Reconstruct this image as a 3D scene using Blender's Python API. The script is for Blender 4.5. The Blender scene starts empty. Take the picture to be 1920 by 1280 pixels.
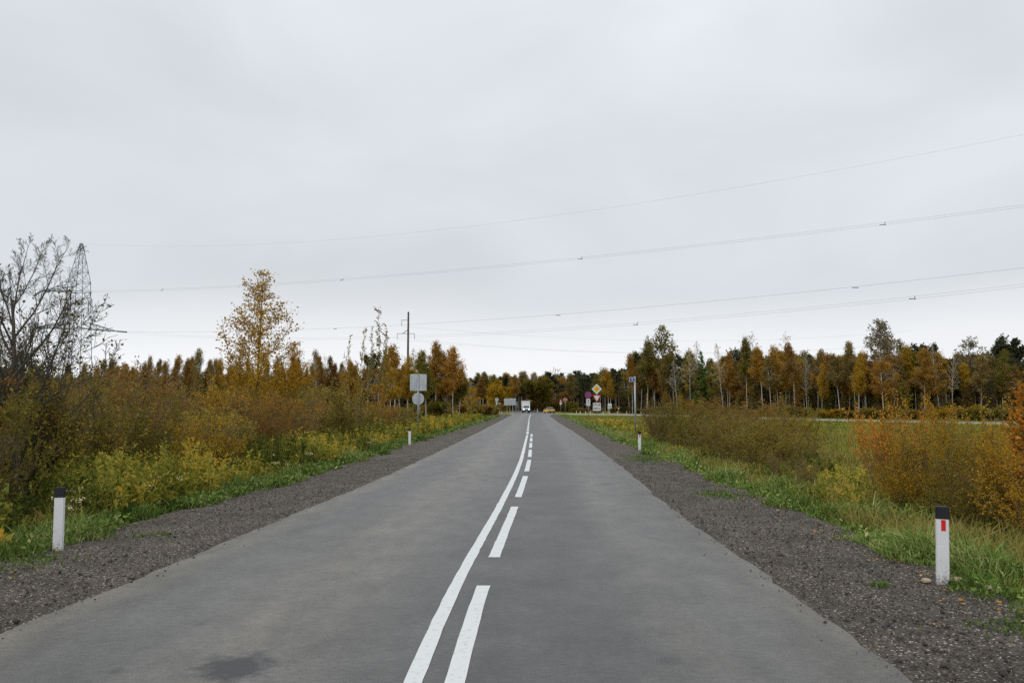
import bpy, bmesh, math, random
import numpy as np
from mathutils import Vector, Matrix
R = math.radians
C = bpy.context.scene.collection
scene = bpy.context.scene

# ------------------------------------------------------------------ camera
EYE = 1.74
PITCH = R(4.84)
cam = bpy.data.cameras.new("camera")
cam.lens = 27.0; cam.sensor_width = 36.0
cam.clip_start = 0.1; cam.clip_end = 3000
cam_ob = bpy.data.objects.new("camera", cam); C.objects.link(cam_ob)
cam_ob.location = (0, 0, EYE); cam_ob.rotation_euler = (R(90) + PITCH, 0, 0)
scene.camera = cam_ob
# ------------------------------------------------------------------ light
SUN_EL, SUN_AZ = R(42), R(215)
scene.view_settings.view_transform = 'Standard'
scene.view_settings.look = 'None'
scene.view_settings.exposure = 0.0
scene.view_settings.gamma = 1.0
world = bpy.data.worlds.new("World"); scene.world = world
world.use_nodes = True
nt = world.node_tree; nt.nodes.clear()
def N(t, **k):
    n = nt.nodes.new(t)
    for a, b in k.items(): setattr(n, a, b)
    return n
w_out = N('ShaderNodeOutputWorld'); w_bg = N('ShaderNodeBackground')
w_bg.inputs['Strength'].default_value = 0.1
w_sky = N('ShaderNodeTexSky', sky_type='NISHITA')
w_sky.sun_disc = False; w_sky.sun_elevation = SUN_EL; w_sky.sun_rotation = SUN_AZ
w_tc = N('ShaderNodeTexCoord'); w_sep = N('ShaderNodeSeparateXYZ')
nt.links.new(w_tc.outputs['Generated'], w_sep.inputs[0])
w_map = N('ShaderNodeMapping'); w_map.inputs['Scale'].default_value = (1.0, 1.0, 2.0)
w_map.inputs['Location'].default_value = (1.35, 4.2, 2.1)
nt.links.new(w_tc.outputs['Generated'], w_map.inputs[0])
w_n1 = N('ShaderNodeTexNoise'); w_n1.inputs['Scale'].default_value = 2.7
w_n1.inputs['Detail'].default_value = 5; w_n1.inputs['Roughness'].default_value = 0.48
w_n1.inputs['Distortion'].default_value = 0.35
nt.links.new(w_map.outputs[0], w_n1.inputs['Vector'])
# cloud bands bend with the noise
w_m1 = N('ShaderNodeMath', operation='MULTIPLY_ADD')
w_m1.inputs[1].default_value = 0.16; w_m1.inputs[2].default_value = -0.08
nt.links.new(w_n1.outputs['Fac'], w_m1.inputs[0])
w_add = N('ShaderNodeMath', operation='ADD')
nt.links.new(w_sep.outputs['Z'], w_add.inputs[0]); nt.links.new(w_m1.outputs[0], w_add.inputs[1])
w_ramp = N('ShaderNodeValToRGB')
SKY = [(0.0, .90), (.05, .93), (.085, .90), (.135, .71), (.20, .755), (.29, .75), (.38, .785), (.47, .83), (.62, .9), (1.0, 1.1)]
er = w_ramp.color_ramp
er.elements[0].position = 0; er.elements[1].position = 1
for p, v in SKY[1:-1]: er.elements.new(p)
for e, (p, v) in zip(er.elements, SKY):
    b = 0.0 if v > .78 and p < .1 else 1.0
    e.position = p; e.color = (v * (.975 - .06 * b), v * (.99 - .024 * b), v * 1.015, 1)
er.interpolation = 'B_SPLINE'
nt.links.new(w_add.outputs[0], w_ramp.inputs[0])
w_v = N('ShaderNodeMapRange'); w_v.inputs[1].default_value = .3; w_v.inputs[2].default_value = .7
w_v.inputs[3].default_value = 9.6; w_v.inputs[4].default_value = 11.1
nt.links.new(w_n1.outputs['Fac'], w_v.inputs[0])
w_mul = N('ShaderNodeVectorMath', operation='SCALE')
nt.links.new(w_ramp.outputs[0], w_mul.inputs[0]); nt.links.new(w_v.outputs[0], w_mul.inputs['Scale'])
w_mix = N('ShaderNodeMix', data_type='RGBA'); w_mix.inputs[0].default_value = 0.97
nt.links.new(w_sky.outputs[0], w_mix.inputs[6]); nt.links.new(w_mul.outputs[0], w_mix.inputs[7])
nt.links.new(w_mix.outputs[2], w_bg.inputs['Color']); nt.links.new(w_bg.outputs[0], w_out.inputs[0])

sun = bpy.data.lights.new("sun", 'SUN'); sun.energy = 0.9; sun.angle = R(30); sun.color = (1, .97, .93)
sun_ob = bpy.data.objects.new("sun", sun); C.objects.link(sun_ob)
sd = Vector((math.sin(SUN_AZ) * math.cos(SUN_EL), math.cos(SUN_AZ) * math.cos(SUN_EL), math.sin(SUN_EL)))
sun_ob.rotation_euler = sd.to_track_quat('Z', 'Y').to_euler(); sun_ob.location = (0, 0, 30)
scene.cycles.max_bounces = 5; scene.cycles.diffuse_bounces = 3; scene.cycles.transmission_bounces = 3
scene.cycles.transparent_max_bounces = 4
scene.cycles.use_denoising = False

# ------------------------------------------------------------------ helpers
def thing(name, label, cat, loc=(0, 0, 0), rotz=0, group=None):
    o = bpy.data.objects.new(name, None); C.objects.link(o)
    o.empty_display_size = .2
    o.location = loc; o.rotation_euler = (0, 0, rotz); tag(o, label, cat, group); return o
def tag(o, label, cat, group=None):
    o['label'] = label; o['category'] = cat
    if group: o['group'] = group
    return o
def link(name, me, parent=None, kind=None):
    o = bpy.data.objects.new(name, me); C.objects.link(o)
    if parent: o.parent = parent
    if kind: o['kind'] = kind
    return o
def mesh_np(name, verts, quads, mat, tint=None, smooth=False):
    """verts (n,3), quads (m,k) -> mesh; tint is a float per vertex."""
    me = bpy.data.meshes.new(name)
    v = np.asarray(verts, np.float32); q = np.asarray(quads, np.int32); k = q.shape[1]
    me.vertices.add(len(v)); me.vertices.foreach_set('co', v.ravel())
    me.loops.add(q.size); me.loops.foreach_set('vertex_index', q.ravel())
    me.polygons.add(len(q)); me.polygons.foreach_set('loop_start', np.arange(0, q.size, k, dtype=np.int32))
    try: me.polygons.foreach_set('loop_total', np.full(len(q), k, np.int32))
    except Exception: pass
    if smooth: me.polygons.foreach_set('use_smooth', np.ones(len(q), bool))
    if tint is not None:
        a = me.attributes.new('tint', 'FLOAT', 'POINT'); a.data.foreach_set('value', np.asarray(tint, np.float32).ravel())
    me.materials.append(mat); me.update(); me.validate()
    return me
def mesh_bm(name, bm, mat, smooth=False):
    me = bpy.data.meshes.new(name); bmesh.ops.recalc_face_normals(bm, faces=bm.faces)
    bm.to_mesh(me); bm.free()
    for m in (mat if isinstance(mat, (list, tuple)) else [mat]): me.materials.append(m)
    if smooth:
        for p in me.polygons: p.use_smooth = True
    return me
def part(name, bm, mat, parent=None, smooth=False, kind=None): return link(name, mesh_bm(name, bm, mat, smooth), parent, kind)
def bx(bm, c, s, rot=None, bev=0):
    r = bmesh.ops.create_cube(bm, size=1.0); vs = r['verts']
    bmesh.ops.scale(bm, vec=s, verts=vs)
    if bev: 
        es = list({e for v in vs for e in v.link_edges})
        nv = bmesh.ops.bevel(bm, geom=es, offset=bev, segments=2, affect='EDGES')
        vs = list({v for f in nv['faces'] for v in f.verts} | {v for v in vs if v.is_valid})
    if rot is not None: bmesh.ops.rotate(bm, cent=(0, 0, 0), matrix=rot, verts=vs)
    bmesh.ops.translate(bm, vec=c, verts=vs); return vs
def tube(bm, a, b, r, r2=None, n=8):
    a, b = Vector(a), Vector(b); d = b - a
    r2 = r if r2 is None else r2
    g = bmesh.ops.create_cone(bm, cap_ends=True, segments=n, radius1=r, radius2=r2, depth=d.length)
    q = d.to_track_quat('Z', 'Y').to_matrix()
    bmesh.ops.rotate(bm, cent=(0, 0, 0), matrix=q, verts=g['verts'])
    bmesh.ops.translate(bm, vec=(a + b) / 2, verts=g['verts'])
def prism(bm, pts, y0, y1):
    """extrude an outline given as (x,z) from y0 to y1"""
    va = [bm.verts.new((x, y0, z)) for x, z in pts]; vb = [bm.verts.new((x, y1, z)) for x, z in pts]
    bm.faces.new(va); bm.faces.new(vb[::-1]); n = len(pts)
    for i in range(n): bm.faces.new((va[i], vb[i], vb[(i + 1) % n], va[(i + 1) % n]))
def ngon(cx, cz, r, n, a0=0): return [(cx + r * math.cos(a0 + i * 2 * math.pi / n), cz + r * math.sin(a0 + i * 2 * math.pi / n)) for i in range(n)]
# survey of the photograph turned into metres
def ray(px, py):
    u, v = (px - 960) / 1440, (640 - py) / 1440
    return u, math.cos(PITCH) - v * math.sin(PITCH), math.sin(PITCH) + v * math.cos(PITCH)
def spot(px, py):
    u, f, up = ray(px, py); t = EYE / -up; return (u * t, f * t)
def atd(px, py, Y):
    u, f, up = ray(px, py); t = Y / f; return Vector((u * t, Y, EYE + up * t))

# ------------------------------------------------------------------ materials
def newmat(name):
    m = bpy.data.materials.new(name); m.use_nodes = True; t = m.node_tree
    return m, t, t.nodes['Principled BSDF']
def plain(name, col, rough=.6, metal=0, noise=.08, nscale=8, spec=.4):
    m, t, b = newmat(name)
    b.inputs['Roughness'].default_value = rough; b.inputs['Metallic'].default_value = metal
    b.inputs['Specular IOR Level'].default_value = spec
    n = t.nodes.new('ShaderNodeTexNoise'); n.inputs['Scale'].default_value = nscale; n.inputs['Detail'].default_value = 6
    tc = t.nodes.new('ShaderNodeTexCoord'); t.links.new(tc.outputs['Object'], n.inputs['Vector'])
    r = t.nodes.new('ShaderNodeValToRGB')
    r.color_ramp.elements[0].position = .3; r.color_ramp.elements[1].position = .7
    r.color_ramp.elements[0].color = tuple(c * (1 - noise) for c in col) + (1,)
    r.color_ramp.elements[1].color = tuple(min(1, c * (1 + noise)) for c in col) + (1,)
    t.links.new(n.outputs['Fac'], r.inputs[0]); t.links.new(r.outputs[0], b.inputs['Base Color'])
    return m
def leafmat(name, cols, trans=.35, vary=.18, hue=.007, rough_spec=.0):
    m = bpy.data.materials.new(name); m.use_nodes = True; t = m.node_tree; t.nodes.clear()
    o = t.nodes.new('ShaderNodeOutputMaterial'); d = t.nodes.new('ShaderNodeBsdfDiffuse'); tr = t.nodes.new('ShaderNodeBsdfTranslucent')
    mx = t.nodes.new('ShaderNodeMixShader'); mx.inputs[0].default_value = trans
    at = t.nodes.new('ShaderNodeAttribute'); at.attribute_name = 'tint'
    r = t.nodes.new('ShaderNodeValToRGB'); cr = r.color_ramp
    while len(cr.elements) < len(cols): cr.elements.new(.5)
    for i, e in enumerate(cr.elements):
        e.position = i / (len(cols) - 1); e.color = tuple(cols[i]) + (1,)
    oi = t.nodes.new('ShaderNodeObjectInfo')
    hs = t.nodes.new('ShaderNodeHueSaturation')
    a = t.nodes.new('ShaderNodeMapRange'); a.inputs[3].default_value = .5 - hue; a.inputs[4].default_value = .5 + hue
    b = t.nodes.new('ShaderNodeMapRange'); b.inputs[3].default_value = 1 - vary; b.inputs[4].default_value = 1 + vary
    wn = t.nodes.new('ShaderNodeTexWhiteNoise'); wn.noise_dimensions = '1D'
    L = t.links.new
    L(oi.outputs['Random'], a.inputs[0]); L(oi.outputs['Random'], wn.inputs['W']); L(wn.outputs['Value'], b.inputs[0])
    L(at.outputs['Fac'], r.inputs[0]); L(r.outputs[0], hs.inputs['Color']); L(a.outputs[0], hs.inputs['Hue']); L(b.outputs[0], hs.inputs['Value'])
    L(hs.outputs[0], d.inputs[0]); L(hs.outputs[0], tr.inputs[0]); L(d.outputs[0], mx.inputs[1]); L(tr.outputs[0], mx.inputs[2]); L(mx.outputs[0], o.inputs[0])
    return m
def sr(*c):
    return tuple(((x / 255) / 12.92 if x / 255 <= .04045 else ((x / 255 + .055) / 1.055) ** 2.4) for x in c)
LEAF = dict(
    orange=leafmat('orange_leaves', [sr(118, 90, 46), sr(162, 120, 50), sr(184, 142, 58), sr(168, 136, 66)], trans=.45),
    rust=leafmat('rust_leaves', [sr(108, 86, 50), sr(142, 108, 54), sr(164, 124, 58)], trans=.45),
    brown=leafmat('brown_twigs_and_leaves', [sr(108, 94, 60), sr(138, 118, 66), sr(156, 134, 74)], trans=.4),
    olive=leafmat('olive_leaves', [sr(86, 84, 40), sr(122, 112, 46), sr(154, 138, 56)], trans=.45),
    gold=leafmat('golden_leaves', [sr(122, 100, 34), sr(164, 130, 40), sr(196, 158, 52), sr(184, 142, 46)], trans=.45),
    green=leafmat('dull_green_leaves', [sr(82, 94, 40), sr(116, 124, 48), sr(150, 146, 58)], trans=.45),
    grey=leafmat('grey_twigs', [sr(104, 98, 84), sr(132, 122, 98), sr(146, 134, 92)], trans=.4),
    dark=leafmat('dark_needles', [sr(58, 62, 48), sr(76, 80, 58), sr(96, 96, 64)], trans=.25),
    spruce=leafmat('spruce_needles', [sr(50, 74, 32), sr(74, 100, 40), sr(96, 120, 48)], trans=.2),
    amber=leafmat('amber_leaves', [sr(108, 92, 42), sr(186, 128, 44), sr(220, 162, 64), sr(212, 142, 52), sr(154, 128, 52)], trans=.45),
    thicket=leafmat('thicket_leaves', [sr(86, 78, 42), sr(130, 116, 52), sr(170, 150, 68), sr(144, 112, 52)], trans=.45),
    wood=leafmat('wood_undergrowth', [sr(62, 60, 46), sr(84, 76, 52), sr(106, 88, 54)], trans=.25),
)
GRASS_M = leafmat('verge_grass', [sr(66, 82, 38), sr(98, 124, 56), sr(136, 154, 82), sr(186, 184, 128)], trans=.35)
DRY_M = leafmat('dry_grass', [sr(98, 100, 44), sr(132, 124, 58), sr(176, 160, 98), sr(112, 122, 54)], trans=.35)
WEED_M = leafmat('weed_leaves', [sr(70, 78, 38), sr(126, 130, 54), sr(178, 168, 76), sr(222, 178, 64)], trans=.42)
FLOWER_M = leafmat('faded_flowers', [sr(190, 176, 130), sr(222, 214, 190)], trans=.2)
FALLEN_M = leafmat('fallen_leaf', [sr(150, 96, 40), sr(190, 140, 70), sr(214, 188, 140)], trans=.1)

def birchbark():
    m, t, b = newmat('birch_bark'); b.inputs['Roughness'].default_value = .8
    tc = t.nodes.new('ShaderNodeTexCoord'); mp = t.nodes.new('ShaderNodeMapping'); mp.inputs['Scale'].default_value = (3, 3, 9)
    n = t.nodes.new('ShaderNodeTexNoise'); n.inputs['Scale'].default_value = 1.2; n.inputs['Detail'].default_value = 4
    r = t.nodes.new('ShaderNodeValToRGB'); r.color_ramp.elements[0].position = .36; r.color_ramp.elements[1].position = .5
    r.color_ramp.elements[0].color = sr(70, 62, 54) + (1,); r.color_ramp.elements[1].color = sr(196, 188, 176) + (1,)
    L = t.links.new; L(tc.outputs['Object'], mp.inputs[0]); L(mp.outputs[0], n.inputs['Vector']); L(n.outputs['Fac'], r.inputs[0]); L(r.outputs[0], b.inputs['Base Color'])
    return m
BIRCH = birchbark()
BARK = plain('brown_bark', sr(84, 74, 62), .9, noise=.3, nscale=14)
BARK_D = plain('dark_wet_bark', sr(80, 74, 66), .9, noise=.3, nscale=14)
TWIG = plain('brown_twigs', sr(116, 101, 70), .9, noise=.25, nscale=6)

def road_material():
    m, t, b = newmat('worn_asphalt'); L = t.links.new
    g = t.nodes.new('ShaderNodeNewGeometry')
    def noise(scale, det=3, rough=.5, vec=None, st=None):
        n = t.nodes.new('ShaderNodeTexNoise'); n.inputs['Scale'].default_value = scale; n.inputs['Detail'].default_value = det; n.inputs['Roughness'].default_value = rough
        src = g.outputs['Position']
        if st:
            mp = t.nodes.new('ShaderNodeMapping'); mp.inputs['Scale'].default_value = st; L(src, mp.inputs[0]); src = mp.outputs[0]
        L(src, n.inputs['Vector']); return n
    def ramp(src, stops):
        r = t.nodes.new('ShaderNodeValToRGB')
        while len(r.color_ramp.elements) < len(stops): r.color_ramp.elements.new(.5)
        for e, (p, c) in zip(r.color_ramp.elements, stops): e.position = p; e.color = c + (1,)
        L(src, r.inputs[0]); return r
    def mix(a, bb, f, mode='MIX'):
        x = t.nodes.new('ShaderNodeMix'); x.data_type = 'RGBA'; x.blend_type = mode
        if isinstance(f, float): x.inputs[0].default_value = f
        else: L(f, x.inputs[0])
        for i, v in ((6, a), (7, bb)):
            if isinstance(v, tuple): x.inputs[i].default_value = v + (1,)
            else: L(v, x.inputs[i])
        return x.outputs[2]
    big = ramp(noise(.9, 4, .55, st=(1, .25, 1)).outputs['Fac'], [(.3, (.080, .076, .072)), (.7, (.116, .110, .104))])
    # sandy lanes worn by the wheels, along the road
    at = t.nodes.new('ShaderNodeAttribute'); at.attribute_name = 'across'
    lanes = ramp(at.outputs['Fac'], [(0, (1, 1, 1)), (.03, (.85,) * 3), (.09, (0, 0, 0)), (.2, (.1,) * 3), (.30, (.75,) * 3), (.38, (.5,) * 3), (.46, (0, 0, 0)), (.6, (.0,) * 3), (.72, (.0,) * 3), (.80, (.4,) * 3), (.86, (.1,) * 3), (.95, (.3,) * 3), (1, (1,) * 3)])
    brk = ramp(noise(2.2, 5, .6, st=(1, .35, 1)).outputs['Fac'], [(.3, (.15,) * 3), (.7, (.8,) * 3)])
    lf = mix(lanes.outputs[0], brk.outputs[0], 1.0, 'MULTIPLY')
    c = mix(big.outputs[0], (.215, .190, .152), lf)
    # faint darker strip of newer surface in the oncoming-free lane
    dk = ramp(at.outputs['Fac'], [(.46, (0,) * 3), (.56, (1,) * 3), (.74, (.8,) * 3), (.82, (0,) * 3)])
    c = mix(c, (.044, .043, .042), mix(dk.outputs[0], ramp(noise(.5, 4, .6).outputs['Fac'], [(.3, (.1,) * 3), (.65, (.9,) * 3)]).outputs[0], 1.0, 'MULTIPLY'))
    # patched dark stain
    vd = t.nodes.new('ShaderNodeVectorMath'); vd.operation = 'DISTANCE'; mp = t.nodes.new('ShaderNodeMapping'); mp.inputs['Scale'].default_value = (1, .85, 0)
    wob = noise(7, 4, .7); wm = t.nodes.new('ShaderNodeMath'); wm.operation = 'MULTIPLY_ADD'; wm.inputs[1].default_value = .5; L(wob.outputs['Fac'], wm.inputs[0])
    L(g.outputs['Position'], mp.inputs[0]); L(mp.outputs[0], vd.inputs[0]); vd.inputs[1].default_value = (-1.84, 5.28 * .85, 0); L(vd.outputs['Value'], wm.inputs[2])
    st = ramp(wm.outputs[0], [(.38, (1,) * 3), (.56, (0,) * 3)])
    c = mix(c, (.022, .022, .024), st.outputs[0])
    for cx, cy, rad in ((2.1, 17.4, .5), (1.07, 5.42, .2), (-2.6, 5.2, .12), (-2.5, 6.3, .1), (2.6, 26, .9), (-.6, 30, .8), (4.0, 40, 1.2)):
        vd = t.nodes.new('ShaderNodeVectorMath'); vd.operation = 'DISTANCE'; L(mp.outputs[0], vd.inputs[0]); vd.inputs[1].default_value = (cx, cy * .85, 0)
        a = t.nodes.new('ShaderNodeMath'); a.operation = 'DIVIDE'; a.inputs[1].default_value = rad; L(vd.outputs['Value'], a.inputs[0])
        a2 = t.nodes.new('ShaderNodeMath'); a2.operation = 'ADD'; L(a.outputs[0], a2.inputs[0]); L(wob.outputs['Fac'], a2.inputs[1])
        c = mix(c, (.042, .042, .042), ramp(a2.outputs[0], [(.7, (.62,) * 3), (1.15, (0,) * 3)]).outputs[0])
    # chippings
    fine = noise(95, 2, .7); sp = ramp(fine.outputs['Fac'], [(.30, (.55,) * 3), (.5, (1,) * 3), (.72, (1.38,) * 3)])
    c = mix(c, sp.outputs[0], 1.0, 'MULTIPLY')
    mid = ramp(noise(24, 5, .7, st=(.6, 1.3, 1)).outputs['Fac'], [(.25, (.66,) * 3), (.75, (1.3,) * 3)])
    c = mix(c, mid.outputs[0], 1.0, 'MULTIPLY')
    blot = ramp(noise(3.2, 5, .6, st=(.8, .5, 1)).outputs['Fac'], [(.3, (.78,) * 3), (.7, (1.2,) * 3)])
    c = mix(c, blot.outputs[0], 1.0, 'MULTIPLY')
    L(c, b.inputs['Base Color']); b.inputs['Roughness'].default_value = .52; b.inputs['Specular IOR Level'].default_value = .6
    bp = t.nodes.new('ShaderNodeBump'); bp.inputs['Strength'].default_value = .2; bp.inputs['Distance'].default_value = .003
    L(fine.outputs['Fac'], bp.inputs['Height']); L(bp.outputs[0], b.inputs['Normal'])
    return m
def gravel_material(name, c0, c1, c2, speck):
    m, t, b = newmat(name); L = t.links.new; g = t.nodes.new('ShaderNodeNewGeometry')
    v = t.nodes.new('ShaderNodeTexVoronoi'); v.inputs['Scale'].default_value = 75; L(g.outputs['Position'], v.inputs['Vector'])
    r = t.nodes.new('ShaderNodeValToRGB'); cr = r.color_ramp
    for _ in range(3): cr.elements.new(.5)
    for e, (p, c) in zip(cr.elements, ((0, c0), (.45, c1), (.8, c2), (.95, c2), (.97, speck))): e.position = p; e.color = c + (1,)
    cr.interpolation = 'LINEAR'
    sx = t.nodes.new('ShaderNodeSeparateColor'); L(v.outputs['Color'], sx.inputs[0]); L(sx.outputs[0], r.inputs[0])
    n = t.nodes.new('ShaderNodeTexNoise'); n.inputs['Scale'].default_value = 1.3; n.inputs['Detail'].default_value = 6; L(g.outputs['Position'], n.inputs['Vector'])
    rn = t.nodes.new('ShaderNodeValToRGB'); rn.color_ramp.elements[0].position = .3; rn.color_ramp.elements[1].position = .72
    rn.color_ramp.elements[0].color = (.66, .64, .62, 1); rn.color_ramp.elements[1].color = (1.12, 1.06, 1.0, 1)
    L(n.outputs['Fac'], rn.inputs[0])
    x = t.nodes.new('ShaderNodeMix'); x.data_type = 'RGBA'; x.blend_type = 'MULTIPLY'; x.inputs[0].default_value = 1
    L(r.outputs[0], x.inputs[6]); L(rn.outputs[0], x.inputs[7]); L(x.outputs[2], b.inputs['Base Color'])
    b.inputs['Roughness'].default_value = .9; b.inputs['Specular IOR Level'].default_value = .25
    bp = t.nodes.new('ShaderNodeBump'); bp.inputs['Strength'].default_value = .6; bp.inputs['Distance'].default_value = .006
    L(v.outputs['Distance'], bp.inputs['Height']); bp.invert = True; L(bp.outputs[0], b.inputs['Normal'])
    return m
def ground_material():
    m, t, b = newmat('meadow_ground'); L = t.links.new; g = t.nodes.new('ShaderNodeNewGeometry')
    def nz(s, d, st=None):
        n = t.nodes.new('ShaderNodeTexNoise'); n.inputs['Scale'].default_value = s; n.inputs['Detail'].default_value = d
        if st:
            mp = t.nodes.new('ShaderNodeMapping'); mp.inputs['Scale'].default_value = st; L(g.outputs['Position'], mp.inputs[0]); L(mp.outputs[0], n.inputs['Vector'])
        else: L(g.outputs['Position'], n.inputs['Vector'])
        return n
    r = t.nodes.new('ShaderNodeValToRGB'); cr = r.color_ramp
    for _ in range(2): cr.elements.new(.5)
    for e, (p, c) in zip(cr.elements, ((.3, sr(96, 84, 44)), (.45, sr(108, 104, 46)), (.56, sr(104, 116, 48)), (.7, sr(112, 122, 56)))): e.position = p; e.color = c + (1,)
    L(nz(.11, 6, (1, .45, 1)).outputs['Fac'], r.inputs[0])
    r2 = t.nodes.new('ShaderNodeValToRGB'); r2.color_ramp.elements[0].position = .3; r2.color_ramp.elements[1].position = .7
    r2.color_ramp.elements[0].color = (.7, .7, .7, 1); r2.color_ramp.elements[1].color = (1.42, 1.4, 1.25, 1)
    L(nz(6, 8).outputs['Fac'], r2.inputs[0])
    x = t.nodes.new('ShaderNodeMix'); x.data_type = 'RGBA'; x.blend_type = 'MULTIPLY'; x.inputs[0].default_value = 1
    L(r.outputs[0], x.inputs[6]); L(r2.outputs[0], x.inputs[7]); L(x.outputs[2], b.inputs['Base Color'])
    b.inputs['Roughness'].default_value = .95; b.inputs['Specular IOR Level'].default_value = .1
    return m
ROAD_M = road_material()
GRAVEL_M = gravel_material('dark_crushed_gravel', (.032, .028, .024), (.074, .064, .053), (.135, .118, .10), (.50, .47, .42))
PALE_M = plain('pale_roadside_sand', sr(160, 152, 136), .9, noise=.15, nscale=1)
GROUND_M = ground_material()
def paint_material():
    m, t, b = newmat('road_paint'); L = t.links.new; g = t.nodes.new('ShaderNodeNewGeometry')
    n = t.nodes.new('ShaderNodeTexNoise'); n.inputs['Scale'].default_value = 28; n.inputs['Detail'].default_value = 6; L(g.outputs['Position'], n.inputs['Vector'])
    r = t.nodes.new('ShaderNodeValToRGB'); r.color_ramp.elements[0].position = .26; r.color_ramp.elements[1].position = .42
    r.color_ramp.elements[0].color = (.42, .42, .42, 1); r.color_ramp.elements[1].color = (.66, .67, .67, 1)
    L(n.outputs['Fac'], r.inputs[0]); L(r.outputs[0], b.inputs['Base Color']); b.inputs['Roughness'].default_value = .65
    return m
PAINT_M = paint_material()
ZINC = plain('galvanised_steel', sr(158, 164, 168), .45, .55, noise=.12, nscale=5)
SIGNBACK = plain('bare_sign_back', sr(176, 182, 186), .5, .35, noise=.2, nscale=3)
WHITE = plain('white_plastic', (.70, .70, .72), .45, noise=.04, nscale=6)
BLACK = plain('black_plastic', (.012, .013, .018), .5)
RED = plain('red_reflector', (.62, .02, .02), .35)
_t = WHITE.node_tree; _b = _t.nodes['Principled BSDF']; _src = _b.inputs['Base Color'].links[0].from_socket
_tc = _t.nodes.new('ShaderNodeTexCoord'); _sp = _t.nodes.new('ShaderNodeSeparateXYZ'); _t.links.new(_tc.outputs['Object'], _sp.inputs[0])
_nz = _t.nodes.new('ShaderNodeTexNoise'); _nz.inputs['Scale'].default_value = 38; _nz.inputs['Detail'].default_value = 6; _t.links.new(_tc.outputs['Object'], _nz.inputs['Vector'])
_mr = _t.nodes.new('ShaderNodeMapRange'); _mr.inputs[1].default_value = 0; _mr.inputs[2].default_value = .3; _mr.inputs[3].default_value = .2; _mr.inputs[4].default_value = -.12; _t.links.new(_sp.outputs['Z'], _mr.inputs[0])
_ad = _t.nodes.new('ShaderNodeMath'); _ad.operation = 'ADD'; _t.links.new(_mr.outputs[0], _ad.inputs[0]); _t.links.new(_nz.outputs['Fac'], _ad.inputs[1])
_rr = _t.nodes.new('ShaderNodeMapRange'); _rr.inputs[1].default_value = .58; _rr.inputs[2].default_value = .72; _rr.inputs[4].default_value = .6; _t.links.new(_ad.outputs[0], _rr.inputs[0])
_mx = _t.nodes.new('ShaderNodeMix'); _mx.data_type = 'RGBA'; _t.links.new(_rr.outputs[0], _mx.inputs[0]); _t.links.new(_src, _mx.inputs[6]); _mx.inputs[7].default_value = (.2, .17, .14, 1)
_t.links.new(_mx.outputs[2], _b.inputs['Base Color'])
SWHITE = plain('white_sign_film', (.62, .63, .63), .5, noise=.03)
SRED = plain('red_sign_film', (.42, .02, .03), .5)
SBLUE = plain('blue_sign_film', (.02, .07, .32), .5)
SYELLOW = plain('yellow_sign_film', (.68, .38, .005), .5)
STEEL_D = plain('weathered_lattice_steel', sr(122, 130, 136), .6, .3)
CONC = plain('stained_concrete', sr(84, 76, 72), .9, noise=.25, nscale=2)
WIRE_M = plain('aluminium_wire', sr(120, 122, 126), .6, .3)
GLASSY = plain('insulator_glass', sr(84, 112, 106), .25)
STONE_M = plain('pale_stone', sr(168, 150, 124), .9, noise=.25, nscale=20)
CHIP_M = leafmat('stone_chips', [(.045, .041, .04), (.09, .08, .075), (.15, .135, .125), (.42, .4, .36)], trans=0)

# ------------------------------------------------------------------ road geometry
ZR = np.array([-30, 4.8, 7.9, 10.5, 13.3, 15.9, 20.2, 28.5, 36.8, 55, 83.5, 114, 147, 165, 185, 230, 300, 360])
XL = np.array([-4.9, -3.97, -3.77, -3.63, -3.47, -3.30, -3.11, -2.87, -2.63, -2.18, -1.62, -.95, -.2, -.1, -.6, -.3, .6, 2])
XR = np.array([1.6, 2.54, 2.61, 2.66, 2.72, 2.85, 3.09, 3.42, 3.74, 4.32, 5.05, 6.1, 7.2, 8.6, 10.5, 12, 14, 16])
ZGL = np.array([-30, 8.5, 11, 13.7, 18.7, 23, 28.8, 35.3, 47, 77, 114, 150, 172, 360])
XGL = np.array([-6.6, -5.64, -5.55, -5.3, -4.95, -4.8, -4.75, -4.7, -4.27, -3.47, -2.7, -2.0, -2.4, -2])
ZGR = np.array([-30, 6.4, 7.4, 9.2, 10.4, 12.8, 14.2, 21.4, 25.6, 29.1, 38.5, 69.6, 109, 150, 170, 360])
XGR = np.array([3.4, 4.23, 4.31, 4.43, 4.5, 4.6, 4.62, 4.85, 4.97, 5.05, 5.3, 6.5, 8.0, 9.3, 10.5, 18])
def fy(t):   # depth along the lens axis -> distance on the ground
    v = (640 - (762 + EYE * 1440 / np.maximum(np.asarray(t, float), 3.0))) / 1440
    y = (math.cos(PITCH) - v * math.sin(PITCH)) * EYE / -(math.sin(PITCH) + v * math.cos(PITCH))
    return np.where(np.asarray(t) < 3.5, np.asarray(t, float) + .2, y)
def sm_table(z, x):
    z = fy(z)
    zz = np.linspace(-30, 360, 1561); v = np.interp(zz, z, x); k = np.hanning(25); k /= k.sum()
    near = np.convolve(np.pad(v, 12, 'edge'), k, 'valid'); return zz, near
TL, TR, TGL, TGR = sm_table(ZR, XL), sm_table(ZR, XR), sm_table(ZGL, XGL), sm_table(ZGR, XGR)
fL = lambda y: np.interp(y, *TL); fR = lambda y: np.interp(y, *TR); fGL = lambda y: np.interp(y, *TGL); fGR = lambda y: np.interp(y, *TGR)
def sstep(a, b, x): t = np.clip((x - a) / (b - a), 0, 1); return t * t * (3 - 2 * t)
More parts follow.
